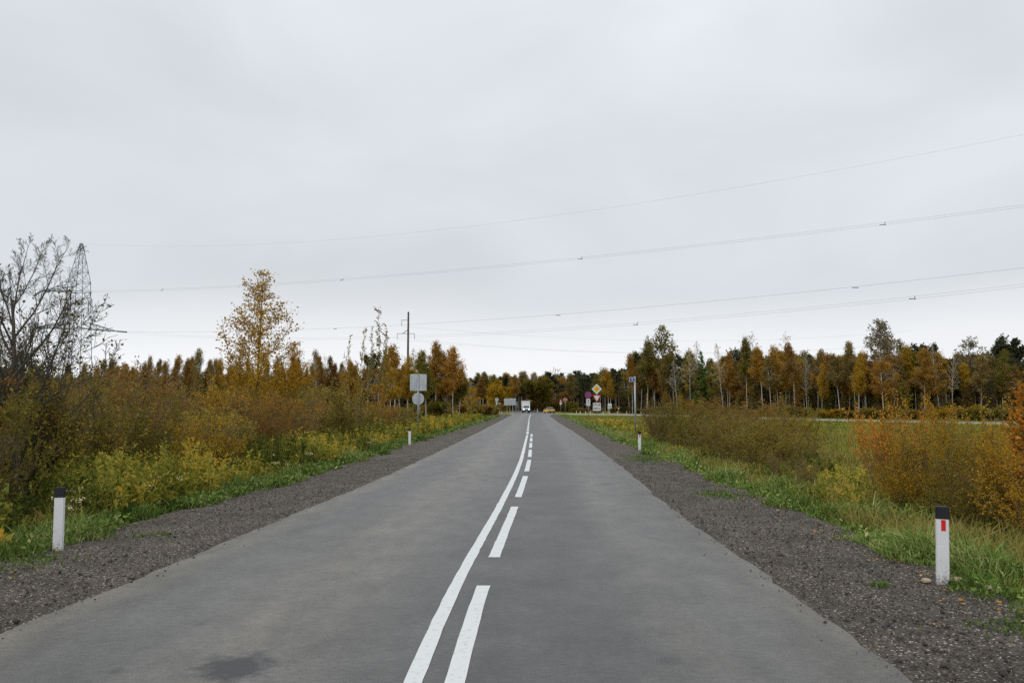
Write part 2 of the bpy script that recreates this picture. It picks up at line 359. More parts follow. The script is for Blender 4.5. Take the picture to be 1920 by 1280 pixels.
def gh(x, y):
    x = np.asarray(x, float); y = np.asarray(y, float)
    dl = fGL(y) - x; dr = x - fGR(y)
    h = np.full(np.broadcast(x, y).shape, -.03)
    h = h - .34 * sstep(.2, 3.0, dl) + .14 * sstep(5, 12, dl) - .16 * sstep(.2, 3.0, dr)
    d = np.maximum(dl, dr)
    h = h + .05 * sstep(1, 5, d) * (np.sin(x * .61 + 1.3 * np.sin(y * .23)) + np.sin(y * .47 + x * .2)) * .6
    return h
def strip(name, zs, left, right, cols, z, mat, jit=0, seed=1, across=False, drop=.0, camber=0):
    rng = np.random.default_rng(seed); n = len(zs)
    l = left(zs) + rng.normal(0, jit, n); r = right(zs) + rng.normal(0, jit, n)
    f = np.linspace(0, 1, cols)
    X = l[:, None] + (r - l)[:, None] * f; Y = np.repeat(zs[:, None], cols, 1)
    Z = np.full_like(X, z) + camber * (1 - (2 * f - 1) ** 2)
    v = np.stack([X, Y, Z], -1); 
    if drop:
        v = np.concatenate([v[:, :1] + [0, 0, -drop], v, v[:, -1:] + [0, 0, -drop]], 1); f = np.concatenate([[0], f, [1]])
    c = v.shape[1]; idx = np.arange(n * c).reshape(n, c)
    q = np.stack([idx[:-1, :-1], idx[:-1, 1:], idx[1:, 1:], idx[1:, :-1]], -1).reshape(-1, 4)
    me = mesh_np(name, v.reshape(-1, 3), q, mat, smooth=True)
    if across:
        a = me.attributes.new('across', 'FLOAT', 'POINT'); a.data.foreach_set('value', np.tile(f, n).astype(np.float32))
    return me
zs = np.concatenate([np.arange(-25, 40, .25), np.arange(40, 120, 1), np.arange(120, 361, 4)])
link('road', strip('road', zs, lambda y: fL(y) + .018 * np.sin(y * 2.3) * np.sin(y * .71) , lambda y: fR(y) + .018 * np.sin(y * 2.7 + 1) * np.sin(y * .53), 9, .012, ROAD_M, .016, 2, True, drop=.05), kind='structure')
zs2 = np.concatenate([np.arange(-25, 40, .3), np.arange(40, 120, 1), np.arange(120, 171, 3)])
def gravel(name, a, b, seed):
    rng = np.random.default_rng(seed); n = len(zs2); c = 14
    f = np.linspace(0, 1, c); A, B = a(zs2), b(zs2)
    X = A[:, None] + (B - A)[:, None] * f; Y = np.repeat(zs2[:, None], c, 1)
    Z = rng.normal(0, .006, X.shape) - .004 + .012 * np.sin(Y * 1.1 + X * 2) * np.sin(X * 3 - Y * .4)
    edge = np.minimum(np.abs(X - fL(Y)), np.abs(X - fR(Y))); Z = np.where(edge < .16, -.006, np.minimum(Z, .03))
    idx = np.arange(n * c).reshape(n, c)
    q = np.stack([idx[:-1, :-1], idx[:-1, 1:], idx[1:, 1:], idx[1:, :-1]], -1).reshape(-1, 4)
    link(name, mesh_np(name, np.stack([X, Y, Z], -1).reshape(-1, 3), q, GRAVEL_M, smooth=True), kind='structure')
gravel('gravel_shoulder', lambda y: fGL(y) - .25, lambda y: fL(y) + .1, 3)
gravel('gravel_shoulder', lambda y: fR(y) - .1, lambda y: fGR(y) + .25, 4)
# ground
gx = np.concatenate([-np.geomspace(14, 900, 60)[::-1], np.arange(-13.6, 13.7, .4), np.geomspace(14, 900, 60)])
gy = np.concatenate([np.arange(-40, 40, .8), np.geomspace(40, 1500, 110)])
GX, GY = np.meshgrid(gx, gy); GZ = gh(GX, GY)
idx = np.arange(GX.size).reshape(GX.shape)
q = np.stack([idx[:-1, :-1], idx[:-1, 1:], idx[1:, 1:], idx[1:, :-1]], -1).reshape(-1, 4)
link('ground', mesh_np('ground', np.stack([GX, GY, GZ], -1).reshape(-1, 3), q, GROUND_M, smooth=True), kind='structure')
# side road that joins at the junction
CP = np.array([(74, 40), (60, 66), (52, 84), (45, 99), (39, 125), (33, 158), (25, 181), (14, 194), (2, 199), (-14, 203), (-40, 212), (-90, 235), (-160, 262)], float)
def smooth_path(P, n):
    t = np.arange(len(P)); tt = np.linspace(0, len(P) - 1, n); out = np.stack([np.interp(tt, t, P[:, i]) for i in range(2)], 1)
    k = np.hanning(11); k /= k.sum()
    for i in range(2): out[5:-5, i] = np.convolve(out[:, i], k, 'valid')
    return out
cp = smooth_path(CP, 120); d = np.gradient(cp, axis=0); nrm = np.stack([-d[:, 1], d[:, 0]], 1) / np.linalg.norm(d, axis=1)[:, None]
def path_strip(name, hw, z, mat, drop):
    offs = np.array([-hw - .01, -hw, 0, hw, hw + .01]); zz = np.array([z - drop, z, z, z, z - drop])
    v = np.concatenate([cp[:, None, :] + nrm[:, None, :] * offs[None, :, None], np.broadcast_to(zz[None, :, None], (len(cp), 5, 1))], 2)
    idx = np.arange(len(cp) * 5).reshape(len(cp), 5)
    q = np.stack([idx[:-1, :-1], idx[:-1, 1:], idx[1:, 1:], idx[1:, :-1]], -1).reshape(-1, 4)
    link(name, mesh_np(name, v.reshape(-1, 3), q, mat), kind='structure')
path_strip('side_road_shoulder', 3.3, -.004, PALE_M, .5)
SIDE_M = plain('pale_side_road_asphalt', sr(136, 132, 124), .85, noise=.1, nscale=.5)
path_strip('side_road', 2.6, .004, SIDE_M, .02)
# painted lines
ZC = np.array([-30, 4.8, 7.4, 8.9, 13.3, 19.1, 25.2, 46.7, 68, 110, 156, 185]); XC = np.array([-1.2, -.63, -.556, -.466, -.213, .074, .311, .93, 1.45, 2.45, 3.7, 4.5])
TC = sm_table(ZC, XC); fC = lambda y: np.interp(y, *TC)
def line(z0, z1, off, w, n):
    zz = np.linspace(float(fy(z0)), float(fy(z1)), n)
    return link('road_marking', strip('road_marking', zz, lambda y: fC(y) + off - w / 2, lambda y: fC(y) + off + w / 2, 2, .0165, PAINT_M, .0022, int(abs(z0) * 7) + 99), kind='structure')
line(-20, 46.7, 0, .118, 300)
for k in range(-2, 8): line(2.95 + 5.85 * k, 7.41 + 5.85 * k, .265, .128, 24)
for k in range(0, 20): line(48.2 + 6.2 * k, 52.8 + 6.2 * k, 0, .16, 12)

# ------------------------------------------------------------------ plants
def nrmz(v): return v / (np.linalg.norm(v) + 1e-9)
def grow(rng, p, d, L, r, lvl, cfg, S, T):
    c = cfg[lvl]; n = c.get('seg', 4); step = L / n; pts = [p]; ds = []; tp = c.get('taper', .35)
    for i in range(n):
        d = nrmz(d + rng.normal(0, c.get('wob', .08), 3) + np.array([0, 0, c.get('trop', 0) / n]))
        q = p + d * step; ra = r * (1 - (1 - tp) * i / n); rb = r * (1 - (1 - tp) * (i + 1) / n)
        S.append((p, q, ra, rb)); ds.append(d)
        if c.get('leafy'): T.append((p, q))
        p = q; pts.append(p)
    if lvl + 1 < len(cfg):
        e = cfg[lvl + 1]; k = rng.integers(e['n'][0], e['n'][1] + 1); a0 = rng.uniform(0, 6.28)
        st, en = e.get('start', .3), e.get('end', .98)
        for j in range(k):
            t = st + (en - st) * (j + rng.uniform(.1, .9)) / k; i = min(int(t * n), n - 1); fr = t * n - i
            q = pts[i] * (1 - fr) + pts[i + 1] * fr; dd = ds[i]
            u = np.cross(dd, [0, 0, 1.]); 
            if np.linalg.norm(u) < .2: u = np.cross(dd, [1., 0, 0])
            u = nrmz(u); w = np.cross(dd, u); az = a0 + j * 2.4 + rng.normal(0, .35)
            ang = R(rng.normal(e['ang'], e.get('angv', 9)))
            nd = dd * math.cos(ang) + (u * math.cos(az) + w * math.sin(az)) * math.sin(ang)
            prof = e.get('prof', lambda s: 1 - .6 * s)(t)
            grow(rng, q, nrmz(nd), L * e['ratio'] * prof * rng.uniform(.75, 1.2), r * (1 - (1 - tp) * t) * e.get('rr', .55), lvl + 1, cfg, S, T)
def tubes(S, k=4, rmin=0):
    P = np.array([s[0] for s in S]); Q = np.array([s[1] for s in S]); ra = np.maximum([s[2] for s in S], rmin); rb = np.maximum([s[3] for s in S], rmin)
    D = Q - P; D /= np.linalg.norm(D, axis=1)[:, None] + 1e-9
    ref = np.where(np.abs(D[:, 2:3]) > .9, np.array([[1., 0, 0]]), np.array([[0, 0, 1.]]))
    U = np.cross(D, ref); U /= np.linalg.norm(U, axis=1)[:, None]; W = np.cross(D, U)
    a = np.arange(k) * 2 * np.pi / k; ca, sa = np.cos(a), np.sin(a)
    ring = U[:, None, :] * ca[None, :, None] + W[:, None, :] * sa[None, :, None]
    A = P[:, None] + ring * ra[:, None, None]; B = Q[:, None] + ring * rb[:, None, None]
    v = np.concatenate([A, B], 1); n = len(S); base = (np.arange(n) * 2 * k)[:, None]; i = np.arange(k); j = (i + 1) % k
    q = np.stack([base + i, base + j, base + j + k, base + i + k], -1).reshape(-1, 4)
    return v.reshape(-1, 3), q
def leaves(rng, c, ln, wd, up=0., hang=0., outd=None):
    """rhombic leaves at points c"""
    n = len(c); d = rng.normal(0, 1, (n, 3)); d[:, 2] += up - hang; 
    if outd is not None: d += outd
    d /= np.linalg.norm(d, axis=1)[:, None]; e = rng.normal(0, 1, (n, 3)); s = np.cross(d, e); s /= np.linalg.norm(s, axis=1)[:, None] + 1e-9
    k = rng.uniform(.65, 1.35, (n, 1)); l = d * ln * k; w = s * wd * k * .5
    v = np.stack([c, c + l * .45 + w, c + l, c + l * .45 - w], 1)
    t = np.repeat(np.clip(rng.normal(.5, .23, n), 0, 1), 4)
    return v.reshape(-1, 3), np.arange(n * 4).reshape(n, 4), t
def on_twigs(rng, T, n, jit):
    P = np.array([s[0] for s in T]); Q = np.array([s[1] for s in T]); ln = np.linalg.norm(Q - P, axis=1)
    i = rng.choice(len(P), n, p=ln / ln.sum()); f = rng.uniform(0, 1, (n, 1))
    return P[i] * (1 - f) + Q[i] * f + rng.normal(0, jit, (n, 3))
def make_variant(seed, cfg, h, r0, nleaf, ln, wd, jit, bark, stems=1, lean=0., hang=0., up=0., leaf='olive', rmin=0, k=4, spread=0., crownmin=0., patch=None, foot=0.):
    rng = np.random.default_rng(seed); S, T = [], []
    for s in range(stems):
        a = rng.uniform(0, 6.28); dr = np.array([math.cos(a) * lean * rng.uniform(.3, 1), math.sin(a) * lean * rng.uniform(.3, 1), 1.])
        p = np.array([math.cos(a) * spread * rng.uniform(0, 1), math.sin(a) * spread * rng.uniform(0, 1), -.1])
        grow(rng, p, nrmz(dr), h * rng.uniform(.5, 1.08) if stems > 1 else h, r0, 0, cfg, S, T)
    v, q = tubes(S, k, rmin); tm = mesh_np('wood', v, q, bark, smooth=True)
    c = on_twigs(rng, T, nleaf, jit)
    if patch is not None: # gaps: thin the foliage in clumps
        f = np.sin(c[:, 0] * patch + seed) + np.sin(c[:, 1] * patch * 1.1 + 2 * seed) + np.sin(c[:, 2] * patch * 1.2 + 3 * seed)
        c = c[f + rng.normal(0, .6, len(c)) > -.9]
    if foot: c = c[rng.uniform(0, 1, len(c)) < np.clip(.12 + foot * c[:, 2] / h, 0, 1)]
    if crownmin: c = c[c[:, 2] > crownmin]
    v, q, t = leaves(rng, c, ln, wd, up, hang)
    return tm, mesh_np('leaves', v, q, LEAF[leaf], t), float(max(s[1][2] for s in S))
PLANT_TREE, PLANT_BUSH = ('trunk', 'crown'), ('stems', 'foliage')
def plant(name, var, loc, H, rotz, label, cat, group, leaf=None, wide=1.0, names=PLANT_TREE, tilt=0):
    tm, lm, h = var; o = thing(name, label, cat, loc, rotz, group); s = H / h; o.scale = (s * wide, s * wide, s)
    if tilt: o.rotation_euler = (tilt, tilt * .6, rotz)
    link(names[0], tm, o); l = link(names[1], lm, o)
    if leaf:
        l.material_slots[0].link = 'OBJECT'; l.material_slots[0].material = LEAF[leaf]
    return o
birch_prof = lambda t: max(.12, min(1.0, (1.06 - t) * 1.75) * (.82 + .3 * abs(math.sin(t * 23))))
def birch_cfg(cb):
    return [dict(seg=10, wob=.025, taper=.15),
            dict(n=(26, 34), start=cb, ang=48, ratio=.2, prof=birch_prof, rr=.3, seg=4, trop=.35, wob=.1, leafy=True, taper=.3),
            dict(n=(3, 5), start=.3, ang=50, ratio=.5, rr=.5, seg=3, trop=-1.0, wob=.12, leafy=True)]
BIRCHES = [make_variant(10 + i, birch_cfg([.36, .45, .3, .5, .4, .34][i]), 12, .1, 8200, .25, .1, .22, BIRCH, hang=1.0, leaf='orange', rmin=.018, patch=1.5) for i in range(6)]
SPARSE = [make_variant(30 + i, birch_cfg([.3, .36, .4][i]), 12, .11, 420, .24, .10, .16, BIRCH, hang=.5, leaf='brown', rmin=.016) for i in range(3)]
asp = [dict(seg=10, wob=.03, taper=.15), dict(n=(26, 32), start=.4, ang=42, ratio=.27, prof=birch_prof, rr=.4, seg=4, trop=.6, wob=.1),
       dict(n=(5, 7), start=.25, ang=40, ratio=.45, rr=.5, seg=3, trop=.4, wob=.14, leafy=True)]
ASPENS = [make_variant(50 + i, asp, 15, .17, 2600, .28, .2, .22, BARK, leaf='olive', rmin=.022, patch=1.3) for i in range(3)]
con = [dict(seg=8, wob=.01, taper=.1), dict(n=(60, 70), start=.08, ang=82, angv=5, ratio=.24, prof=lambda t: 1.06 - t, rr=.25, seg=4, trop=.12, wob=.05, leafy=True),
       dict(n=(4, 6), start=.2, ang=45, ratio=.4, rr=.5, seg=2, trop=-.3, leafy=True)]
SPRUCES = [make_variant(60 + i, con, 12, .15, 5200, .3, .12, .07, BARK_D, leaf='spruce', hang=.4) for i in range(2)]
pin = [dict(seg=8, wob=.03, taper=.3), dict(n=(16, 20), start=.45, ang=60, ratio=.28, prof=lambda t: 1.15 - .55 * t, rr=.4, seg=4, trop=.8, wob=.1, leafy=False),
       dict(n=(5, 7), start=.4, ang=45, ratio=.4, rr=.5, seg=3, trop=.6, leafy=True)]
PINES = [make_variant(70 + i, pin, 13, .18, 4200, .42, .24, .2, BARK_D, leaf='dark', up=.6) for i in range(3)]
dome = [dict(seg=5, wob=.06, taper=.3, trop=.1), dict(n=(9, 11), start=.2, ang=35, ratio=.62, rr=.5, seg=4, trop=.1, wob=.12),
        dict(n=(6, 7), start=.3, ang=35, ratio=.5, rr=.5, seg=3, wob=.14, leafy=True)]
DOMES = [make_variant(80 + i, dome, 6, .1, 9000, .32, .2, .22, BARK, stems=5, lean=.8, leaf='gold') for i in range(2)]
bush = [dict(seg=5, wob=.07, taper=.3, trop=.25), dict(n=(6, 8), start=.22, ang=26, ratio=.52, rr=.55, seg=4, trop=.55, wob=.12, prof=lambda t: 1.1 - .6 * t, leafy=True),
        dict(n=(4, 5), start=.25, ang=38, ratio=.45, rr=.6, seg=3, trop=.2, wob=.15, leafy=True)]
BUSHES = [make_variant(100 + i, bush, 2.6, .016, 7800, .08, .042, .06, TWIG, stems=22, lean=.55, spread=.45, leaf='thicket', rmin=.0055, k=3, up=.4, patch=3.6, foot=1.25) for i in range(5)]
mound = [dict(seg=5, wob=.1, taper=.3, trop=.12), dict(n=(6, 8), start=.18, ang=36, ratio=.55, rr=.55, seg=4, trop=.2, wob=.12, prof=lambda t: 1.1 - .55 * t, leafy=True),
         dict(n=(4, 5), start=.2, ang=42, ratio=.5, rr=.6, seg=3, trop=.15, wob=.15, leafy=True)]
MOUNDS = [make_variant(160 + i, mound, 2.2, .015, 9500, .075, .042, .06, TWIG, stems=24, lean=1.0, spread=.4, leaf='thicket', rmin=.0045, k=3, up=.4, patch=3.0, foot=1.8) for i in range(3)]
TWIGGY = [make_variant(120 + i, bush, 2.6, .015, 2600, .07, .034, .05, TWIG, stems=28, lean=.45, spread=.4, leaf='brown', rmin=.0035, k=3, up=.4, foot=1.3) for i in range(2)]
NEARB = [make_variant(130 + i, bush, 2.4, .014, 12500, .056, .034, .03, TWIG, stems=26, lean=.72, spread=.45, leaf='amber', rmin=.003, k=3, up=.3, patch=3.4, foot=1.5) for i in range(2)]
ROUND = [make_variant(140 + i, bush, 1.6, .02, 2600, .18, .1, .1, TWIG, stems=12, lean=.9, spread=.5, leaf='olive', rmin=.012, k=3) for i in range(2)]

# collected with everything needed to word the labels, then labelled from left to right
PLANTED = []
ORD = ['first', 'second', 'third', 'fourth', 'fifth', 'sixth', 'seventh', 'eighth', 'ninth', 'tenth', 'eleventh', 'twelfth', 'thirteenth', 'fourteenth', 'fifteenth', 'sixteenth']
def put(name, var, X, Y, H, look, place, cat, group, leaf=None, wide=1.0, names=PLANT_TREE, seed=0, label=None, tilt=0):
    z = float(gh(X, Y)); rz = (abs(math.sin(X * 12.9 + Y * 78.2)) * 43758.5) % 6.28
    o = plant(name, var, (X, Y, z), H - z, rz, label or '', cat, group, leaf, wide, names, tilt)
    if not label: PLANTED.append((o, look, place, X / Y))
    return o
def word_labels():
    sets = {}
    for o, look, place, a in PLANTED: sets.setdefault((look, place), []).append((a, o))
    for (look, place), L in sets.items():
        L.sort(key=lambda t: t[0])
        for i, (a, o) in enumerate(L):
            if len(L) == 1: o['label'] = f'{look} {place}'
            elif i == 0: o['label'] = f'leftmost {look} {place}'
            elif i == len(L) - 1: o['label'] = f'rightmost {look} {place}'
            else: o['label'] = f'{look} {place}, {ORD[i] if i < len(ORD) else "inner one"} from left'

rng = np.random.default_rng(7)
def Zr(px): return float(np.interp(px, [1160, 1240, 1300, 1450, 1600, 1920, 2300], [215, 190, 168, 138, 120, 106, 96]))
def tree_px(px, top, Y, kind, leaf, look, place, group, wide=1.0):
    X = (px - 960) / 1440 * Y; H = EYE + (762 - top) / 1440 * Y
    name, var = {'birch': ('birch_tree', BIRCHES), 'bare': ('birch_tree', SPARSE), 'aspen': ('aspen_tree', ASPENS), 'spruce': ('spruce_tree', SPRUCES), 'pine': ('pine_tree', PINES), 'dome': ('willow_tree', DOMES)}[kind]
    return put(name, var[int(px * 7 + top) % len(var)], X, Y, H, look, place, 'tree', group, leaf, wide, tilt=.045 * math.sin(px * 1.7 + top))
LOOK = {'orange': 'orange birch', 'rust': 'rust-brown birch', 'gold': 'golden birch', 'olive': 'olive-crowned birch', 'brown': 'half-bare birch', 'grey': 'grey leafless birch'}
GW = 'trees of the wood behind the side road'
def place_r(px):
    return ('behind the blue kilometre sign' if px < 1290 else 'behind the olive bush clump' if px < 1500 else 'above the open green field' if px < 1625 else 'behind the amber-topped bush' if px < 1790 else 'at the wood end')
FRONT = [(1185, 662, 'birch', 'orange'), (1213, 640, 'birch', 'olive'), (1253, 665, 'birch', 'olive'), (1270, 676, 'bare', 'grey'), (1293, 650, 'bare', 'gold'), (1311, 638, 'bare', 'grey'),
         (1355, 642, 'bare', 'gold'), (1363, 662, 'birch', 'orange'), (1380, 656, 'birch', 'rust'), (1399, 632, 'birch', 'olive'), (1414, 628, 'birch', 'brown'), (1429, 650, 'birch', 'orange'),
         (1458, 648, 'birch', 'orange'), (1472, 630, 'birch', 'orange'), (1489, 642, 'birch', 'rust'), (1512, 664, 'bare', 'grey'), (1531, 654, 'birch', 'rust'), (1538, 682, 'birch', 'gold'),
         (1553, 662, 'birch', 'orange'), (1563, 666, 'birch', 'orange'), (1573, 662, 'birch', 'brown'), (1602, 642, 'birch', 'brown'), (1608, 660, 'birch', 'gold'), (1622, 664, 'birch', 'rust'), (1642, 640, 'birch', 'brown'),
         (1654, 652, 'birch', 'orange'), (1674, 638, 'birch', 'rust'), (1692, 648, 'birch', 'gold'), (1729, 652, 'birch', 'orange'), (1759, 642, 'bare', 'grey'), (1763, 668, 'birch', 'orange'), (1783, 660, 'bare', 'rust'),
         (1590, 672, 'birch', 'orange'), (1445, 668, 'birch', 'brown'), (1340, 682, 'birch', 'olive'), (1226, 668, 'birch', 'rust')]
for i, (px, top, kd, lf) in enumerate(FRONT):
    tree_px(px, top, Zr(px) + (i * 37 % 11) - 3, kd, lf, LOOK.get(lf if kd != 'bare' or lf in ('grey', 'brown') else lf).replace('birch', 'sparse birch' if kd == 'bare' and lf != 'grey' else 'birch'), place_r(px), GW, wide=1.0 + .18 * math.sin(px))
def tall(px, top, kd, lf, label, Y, wide, cat='tree', group=GW):
    X = (px - 960) / 1440 * Y; H = EYE + (762 - top) / 1440 * Y
    var = {'aspen': ASPENS, 'spruce': SPRUCES, 'pine': PINES, 'dome': DOMES, 'bare': SPARSE, 'birch': BIRCHES}[kd]
    nm = {'aspen': 'aspen_tree', 'spruce': 'spruce_tree', 'pine': 'pine_tree', 'dome': 'willow_tree', 'bare': 'birch_tree', 'birch': 'birch_tree'}[kd]
    return put(nm, var[px % len(var)], X, Y, H, '', '', cat, group, lf, wide, label=label)
tall(1243, 612, 'aspen', 'olive', 'tallest olive-green aspen of the wood, behind the blue kilometre sign', 195, 1.05)
tall(1224, 628, 'aspen', 'olive', 'slim olive aspen just left of the tallest aspen behind the kilometre sign', 198, .7)
tall(1318, 655, 'spruce', 'spruce', 'dark green spruce standing out among orange birches behind the bush clump', 168, .95)
tall(1672, 598, 'aspen', 'grey', 'tallest nearly bare grey aspen rising above the amber-topped bush', 124, 1.35)
tall(1700, 634, 'aspen', 'olive', 'thin olive aspen right of the tallest bare grey aspen', 126, .9)
tall(1812, 628, 'aspen', 'grey', 'wide grey thin-leaved aspen near the right end of the wood', 120, 1.35)
tall(1603, 640, 'aspen', 'olive', 'small-headed olive aspen above the open green field', 128, .8)
for px, top, lb in ((1713, 652, 'low dark pine left of a taller pine behind the amber-topped bush'), (1730, 645, 'taller dark pine beside the low pine behind the amber-topped bush'),
                    (1882, 630, 'tallest dark pine at the far right end of the wood'), (1862, 650, 'dark pine left of the tallest pine at the wood end'), (1908, 636, 'dark pine at the right picture edge of the wood'),
                    (1842, 668, 'lowest dark pine of the group at the wood end')):
    tall(px, top, 'pine', 'dark', lb, 122 + px % 9, 1.15)
for k in range(44):
    px = 1178 + k * 17.2 + rng.uniform(-8, 8); lf = ['orange', 'rust', 'brown', 'gold', 'olive', 'brown'][int(rng.integers(0, 6))]
    tree_px(px, 668 + rng.uniform(-12, 30), Zr(px) + rng.uniform(2, 12), 'birch', lf, 'lesser ' + LOOK[lf], place_r(px), GW, rng.uniform(.9, 1.35))
# second and third rows, browner and shadier
GW2 = 'trees inside the wood behind the front birches'
for k in range(120):
    px = 1180 + k * 6.7 + rng.uniform(-5, 5); top = (662 + rng.uniform(-8, 18)) if k % 2 else 690 + rng.uniform(-8, 24); Y = Zr(px) + rng.uniform(4, 30)
    kd, lf, lk = [('birch', 'brown', 'inner brown birch'), ('pine', 'dark', 'inner dark pine'), ('birch', 'rust', 'inner rust birch'), ('birch', 'olive', 'inner olive birch'), ('pine', 'dark', 'inner dark pine')][int(rng.integers(0, 5))]
    tree_px(px, top, Y, kd, lf, lk, place_r(px), GW2, 1.25)
# left woods
GL = 'trees of the wood left of the road'
def place_l(px): return ('beyond the thicket under the lattice tower' if px < 300 else 'beyond the thicket left of the yellow poplar' if px < 470 else 'beyond the thicket right of the yellow poplar' if px < 650 else 'behind the blank square sign')
LEFT = [(226, 680, 'birch', 'orange'), (240, 684, 'birch', 'rust'), (256, 676, 'birch', 'orange'), (272, 686, 'birch', 'brown'), (298, 694, 'birch', 'brown'), (308, 682, 'birch', 'brown'), (318, 684, 'bare', 'grey'), (331, 664, 'birch', 'orange'),
        (350, 674, 'birch', 'rust'), (367, 652, 'birch', 'brown'), (376, 662, 'bare', 'grey'), (398, 674, 'birch', 'rust'), (412, 672, 'birch', 'brown'), (430, 682, 'birch', 'orange'), (545, 668, 'birch', 'orange'), (552, 672, 'birch', 'rust'), (568, 690, 'birch', 'orange'),
        (582, 686, 'birch', 'brown'), (598, 656, 'birch', 'brown'), (612, 668, 'birch', 'olive'), (626, 680, 'birch', 'rust'), (640, 676, 'birch', 'orange'), (655, 680, 'birch', 'rust'), (672, 684, 'birch', 'orange'), (205, 682, 'birch', 'rust'), (185, 684, 'birch', 'orange'), (160, 680, 'birch', 'brown'), (130, 684, 'birch', 'rust'), (96, 686, 'birch', 'orange'), (60, 682, 'birch', 'brown'), (20, 682, 'birch', 'rust'), (520, 676, 'birch', 'rust'), (500, 684, 'birch', 'brown')]
for i, (px, top, kd, lf) in enumerate(LEFT):
    tree_px(px, top, 118 + (i * 29 % 23), kd, lf, LOOK[lf], place_l(px), GL, .8)
for px, top, kd, lf, Y, w in [(690, 668, 'birch', 'rust', 92, 1.1), (706, 664, 'pine', 'dark', 96, .9), (722, 662, 'birch', 'brown', 94, 1.0), (742, 648, 'birch', 'orange', 86, 1.15), (752, 642, 'bare', 'grey', 95, 1), (766, 668, 'birch', 'gold', 90, 1.2), (788, 656, 'birch', 'olive', 92, 1.1), (816, 640, 'birch', 'orange', 98, .95), (834, 660, 'birch', 'rust', 100, 1), (850, 648, 'birch', 'orange', 96, 1.15), (842, 656, 'birch', 'gold', 102, 1.0), (776, 652, 'bare', 'grey', 105, 1), (862, 690, 'birch', 'olive', 98, 1.1), (800, 680, 'birch', 'olive', 84, 1.1), (733, 690, 'birch', 'gold', 70, 1.2), (712, 700, 'birch', 'orange', 66, 1.2)]:
    tree_px(px, top, Y, kd, lf, 'dark little pine' if kd == 'pine' else LOOK[lf], place_l(px), GL, w)
for k in range(46):
    px = 190 + k * 10.6 + rng.uniform(-5, 5); lf = ['orange', 'rust', 'brown', 'rust', 'grey', 'brown', 'gold'][int(rng.integers(0, 7))]
    tree_px(px, 676 + rng.uniform(-10, 22), 128 + rng.uniform(-14, 14), 'bare' if lf == 'grey' else 'birch', lf, 'inner ' + LOOK[lf], place_l(px), GL, .72)
# far centre
GF = 'far trees beyond the junction'
def place_f(px): return ('far off above the grey board by the truck' if px < 985 else 'far off between truck and yellow car' if px < 1050 else 'far off behind the red round sign' if px < 1095 else 'far off behind the yellow diamond sign')
for k in range(66):
    px = 866 + k * 5.1 + rng.uniform(-3, 3); Y = 290 + rng.uniform(-30, 50); top = 702 - (8 * sstep(1070, 1150, px)) + rng.uniform(-6, 12)
    r = rng.uniform(); kd, lf = ('birch', 'rust') if r < .14 else ('birch', 'brown') if r < .42 else ('pine', 'dark') if r < .74 else ('birch', 'olive') if r < .86 else ('birch', 'orange')
    if px > 1085 and r < .6: kd, lf = 'pine', 'dark'
    tree_px(px, top, Y, kd, lf, 'dark pine' if kd == 'pine' else LOOK[lf], place_f(px), GF, 1.5 if kd == 'pine' else 1.4)
tall(933, 712, 'dome', 'gold', 'round golden willow far behind the blank board', 250, 1.0, group=GF)
tall(1012, 706, 'dome', 'olive', 'broad olive willow far behind the white truck', 262, .95, group=GF)
tall(1040, 692, 'birch', 'orange', 'broad bright orange tree far behind the yellow car', 285, 2.1, group=GF)
tall(982, 694, 'spruce', 'dark', 'lone pointed dark spruce far behind the white truck', 300, .7, group=GF)
tall(967, 702, 'birch', 'orange', 'narrow orange birch far behind the blank board, right of the golden willow', 255, 1.1, group=GF)
tall(1140, 690, 'birch', 'gold', 'golden birch far behind the yellow diamond sign', 225, 1.3, group=GF)
tall(1124, 688, 'birch', 'olive', 'olive birch far behind the yellow diamond, left of a golden one', 230, 1.4, group=GF)
tall(900, 704, 'birch', 'rust', 'rust birch far off left of the round golden willow', 255, 1.3, group=GF)
tall(884, 716, 'birch', 'gold', 'low golden birch far off between two rust ones past the left wood', 205, 1.5, group=GF)
YOUNG = [make_variant(150 + i, birch_cfg(.08), 5, .03, 2600, .2, .1, .14, BARK, leaf='brown', rmin=.012, patch=1.8) for i in range(2)]
for k in range(54):
    px = 1180 + k * 13.6 + rng.uniform(-6, 6); lf = ['brown', 'thicket', 'rust', 'olive', 'brown', 'wood', 'gold'][int(rng.integers(0, 7))]
    Y = Zr(px) + rng.uniform(-2, 14)
    put('young_tree', YOUNG[k % 2], (px - 960) / 1440 * Y, Y, rng.uniform(3, 6.5), {'brown': 'brown', 'thicket': 'olive-brown', 'rust': 'rust', 'olive': 'olive', 'wood': 'dull', 'gold': 'golden'}[lf] + ' young tree', 'under the birches ' + place_r(px), 'tree', 'young trees under the birches', lf, rng.uniform(.9, 1.4))
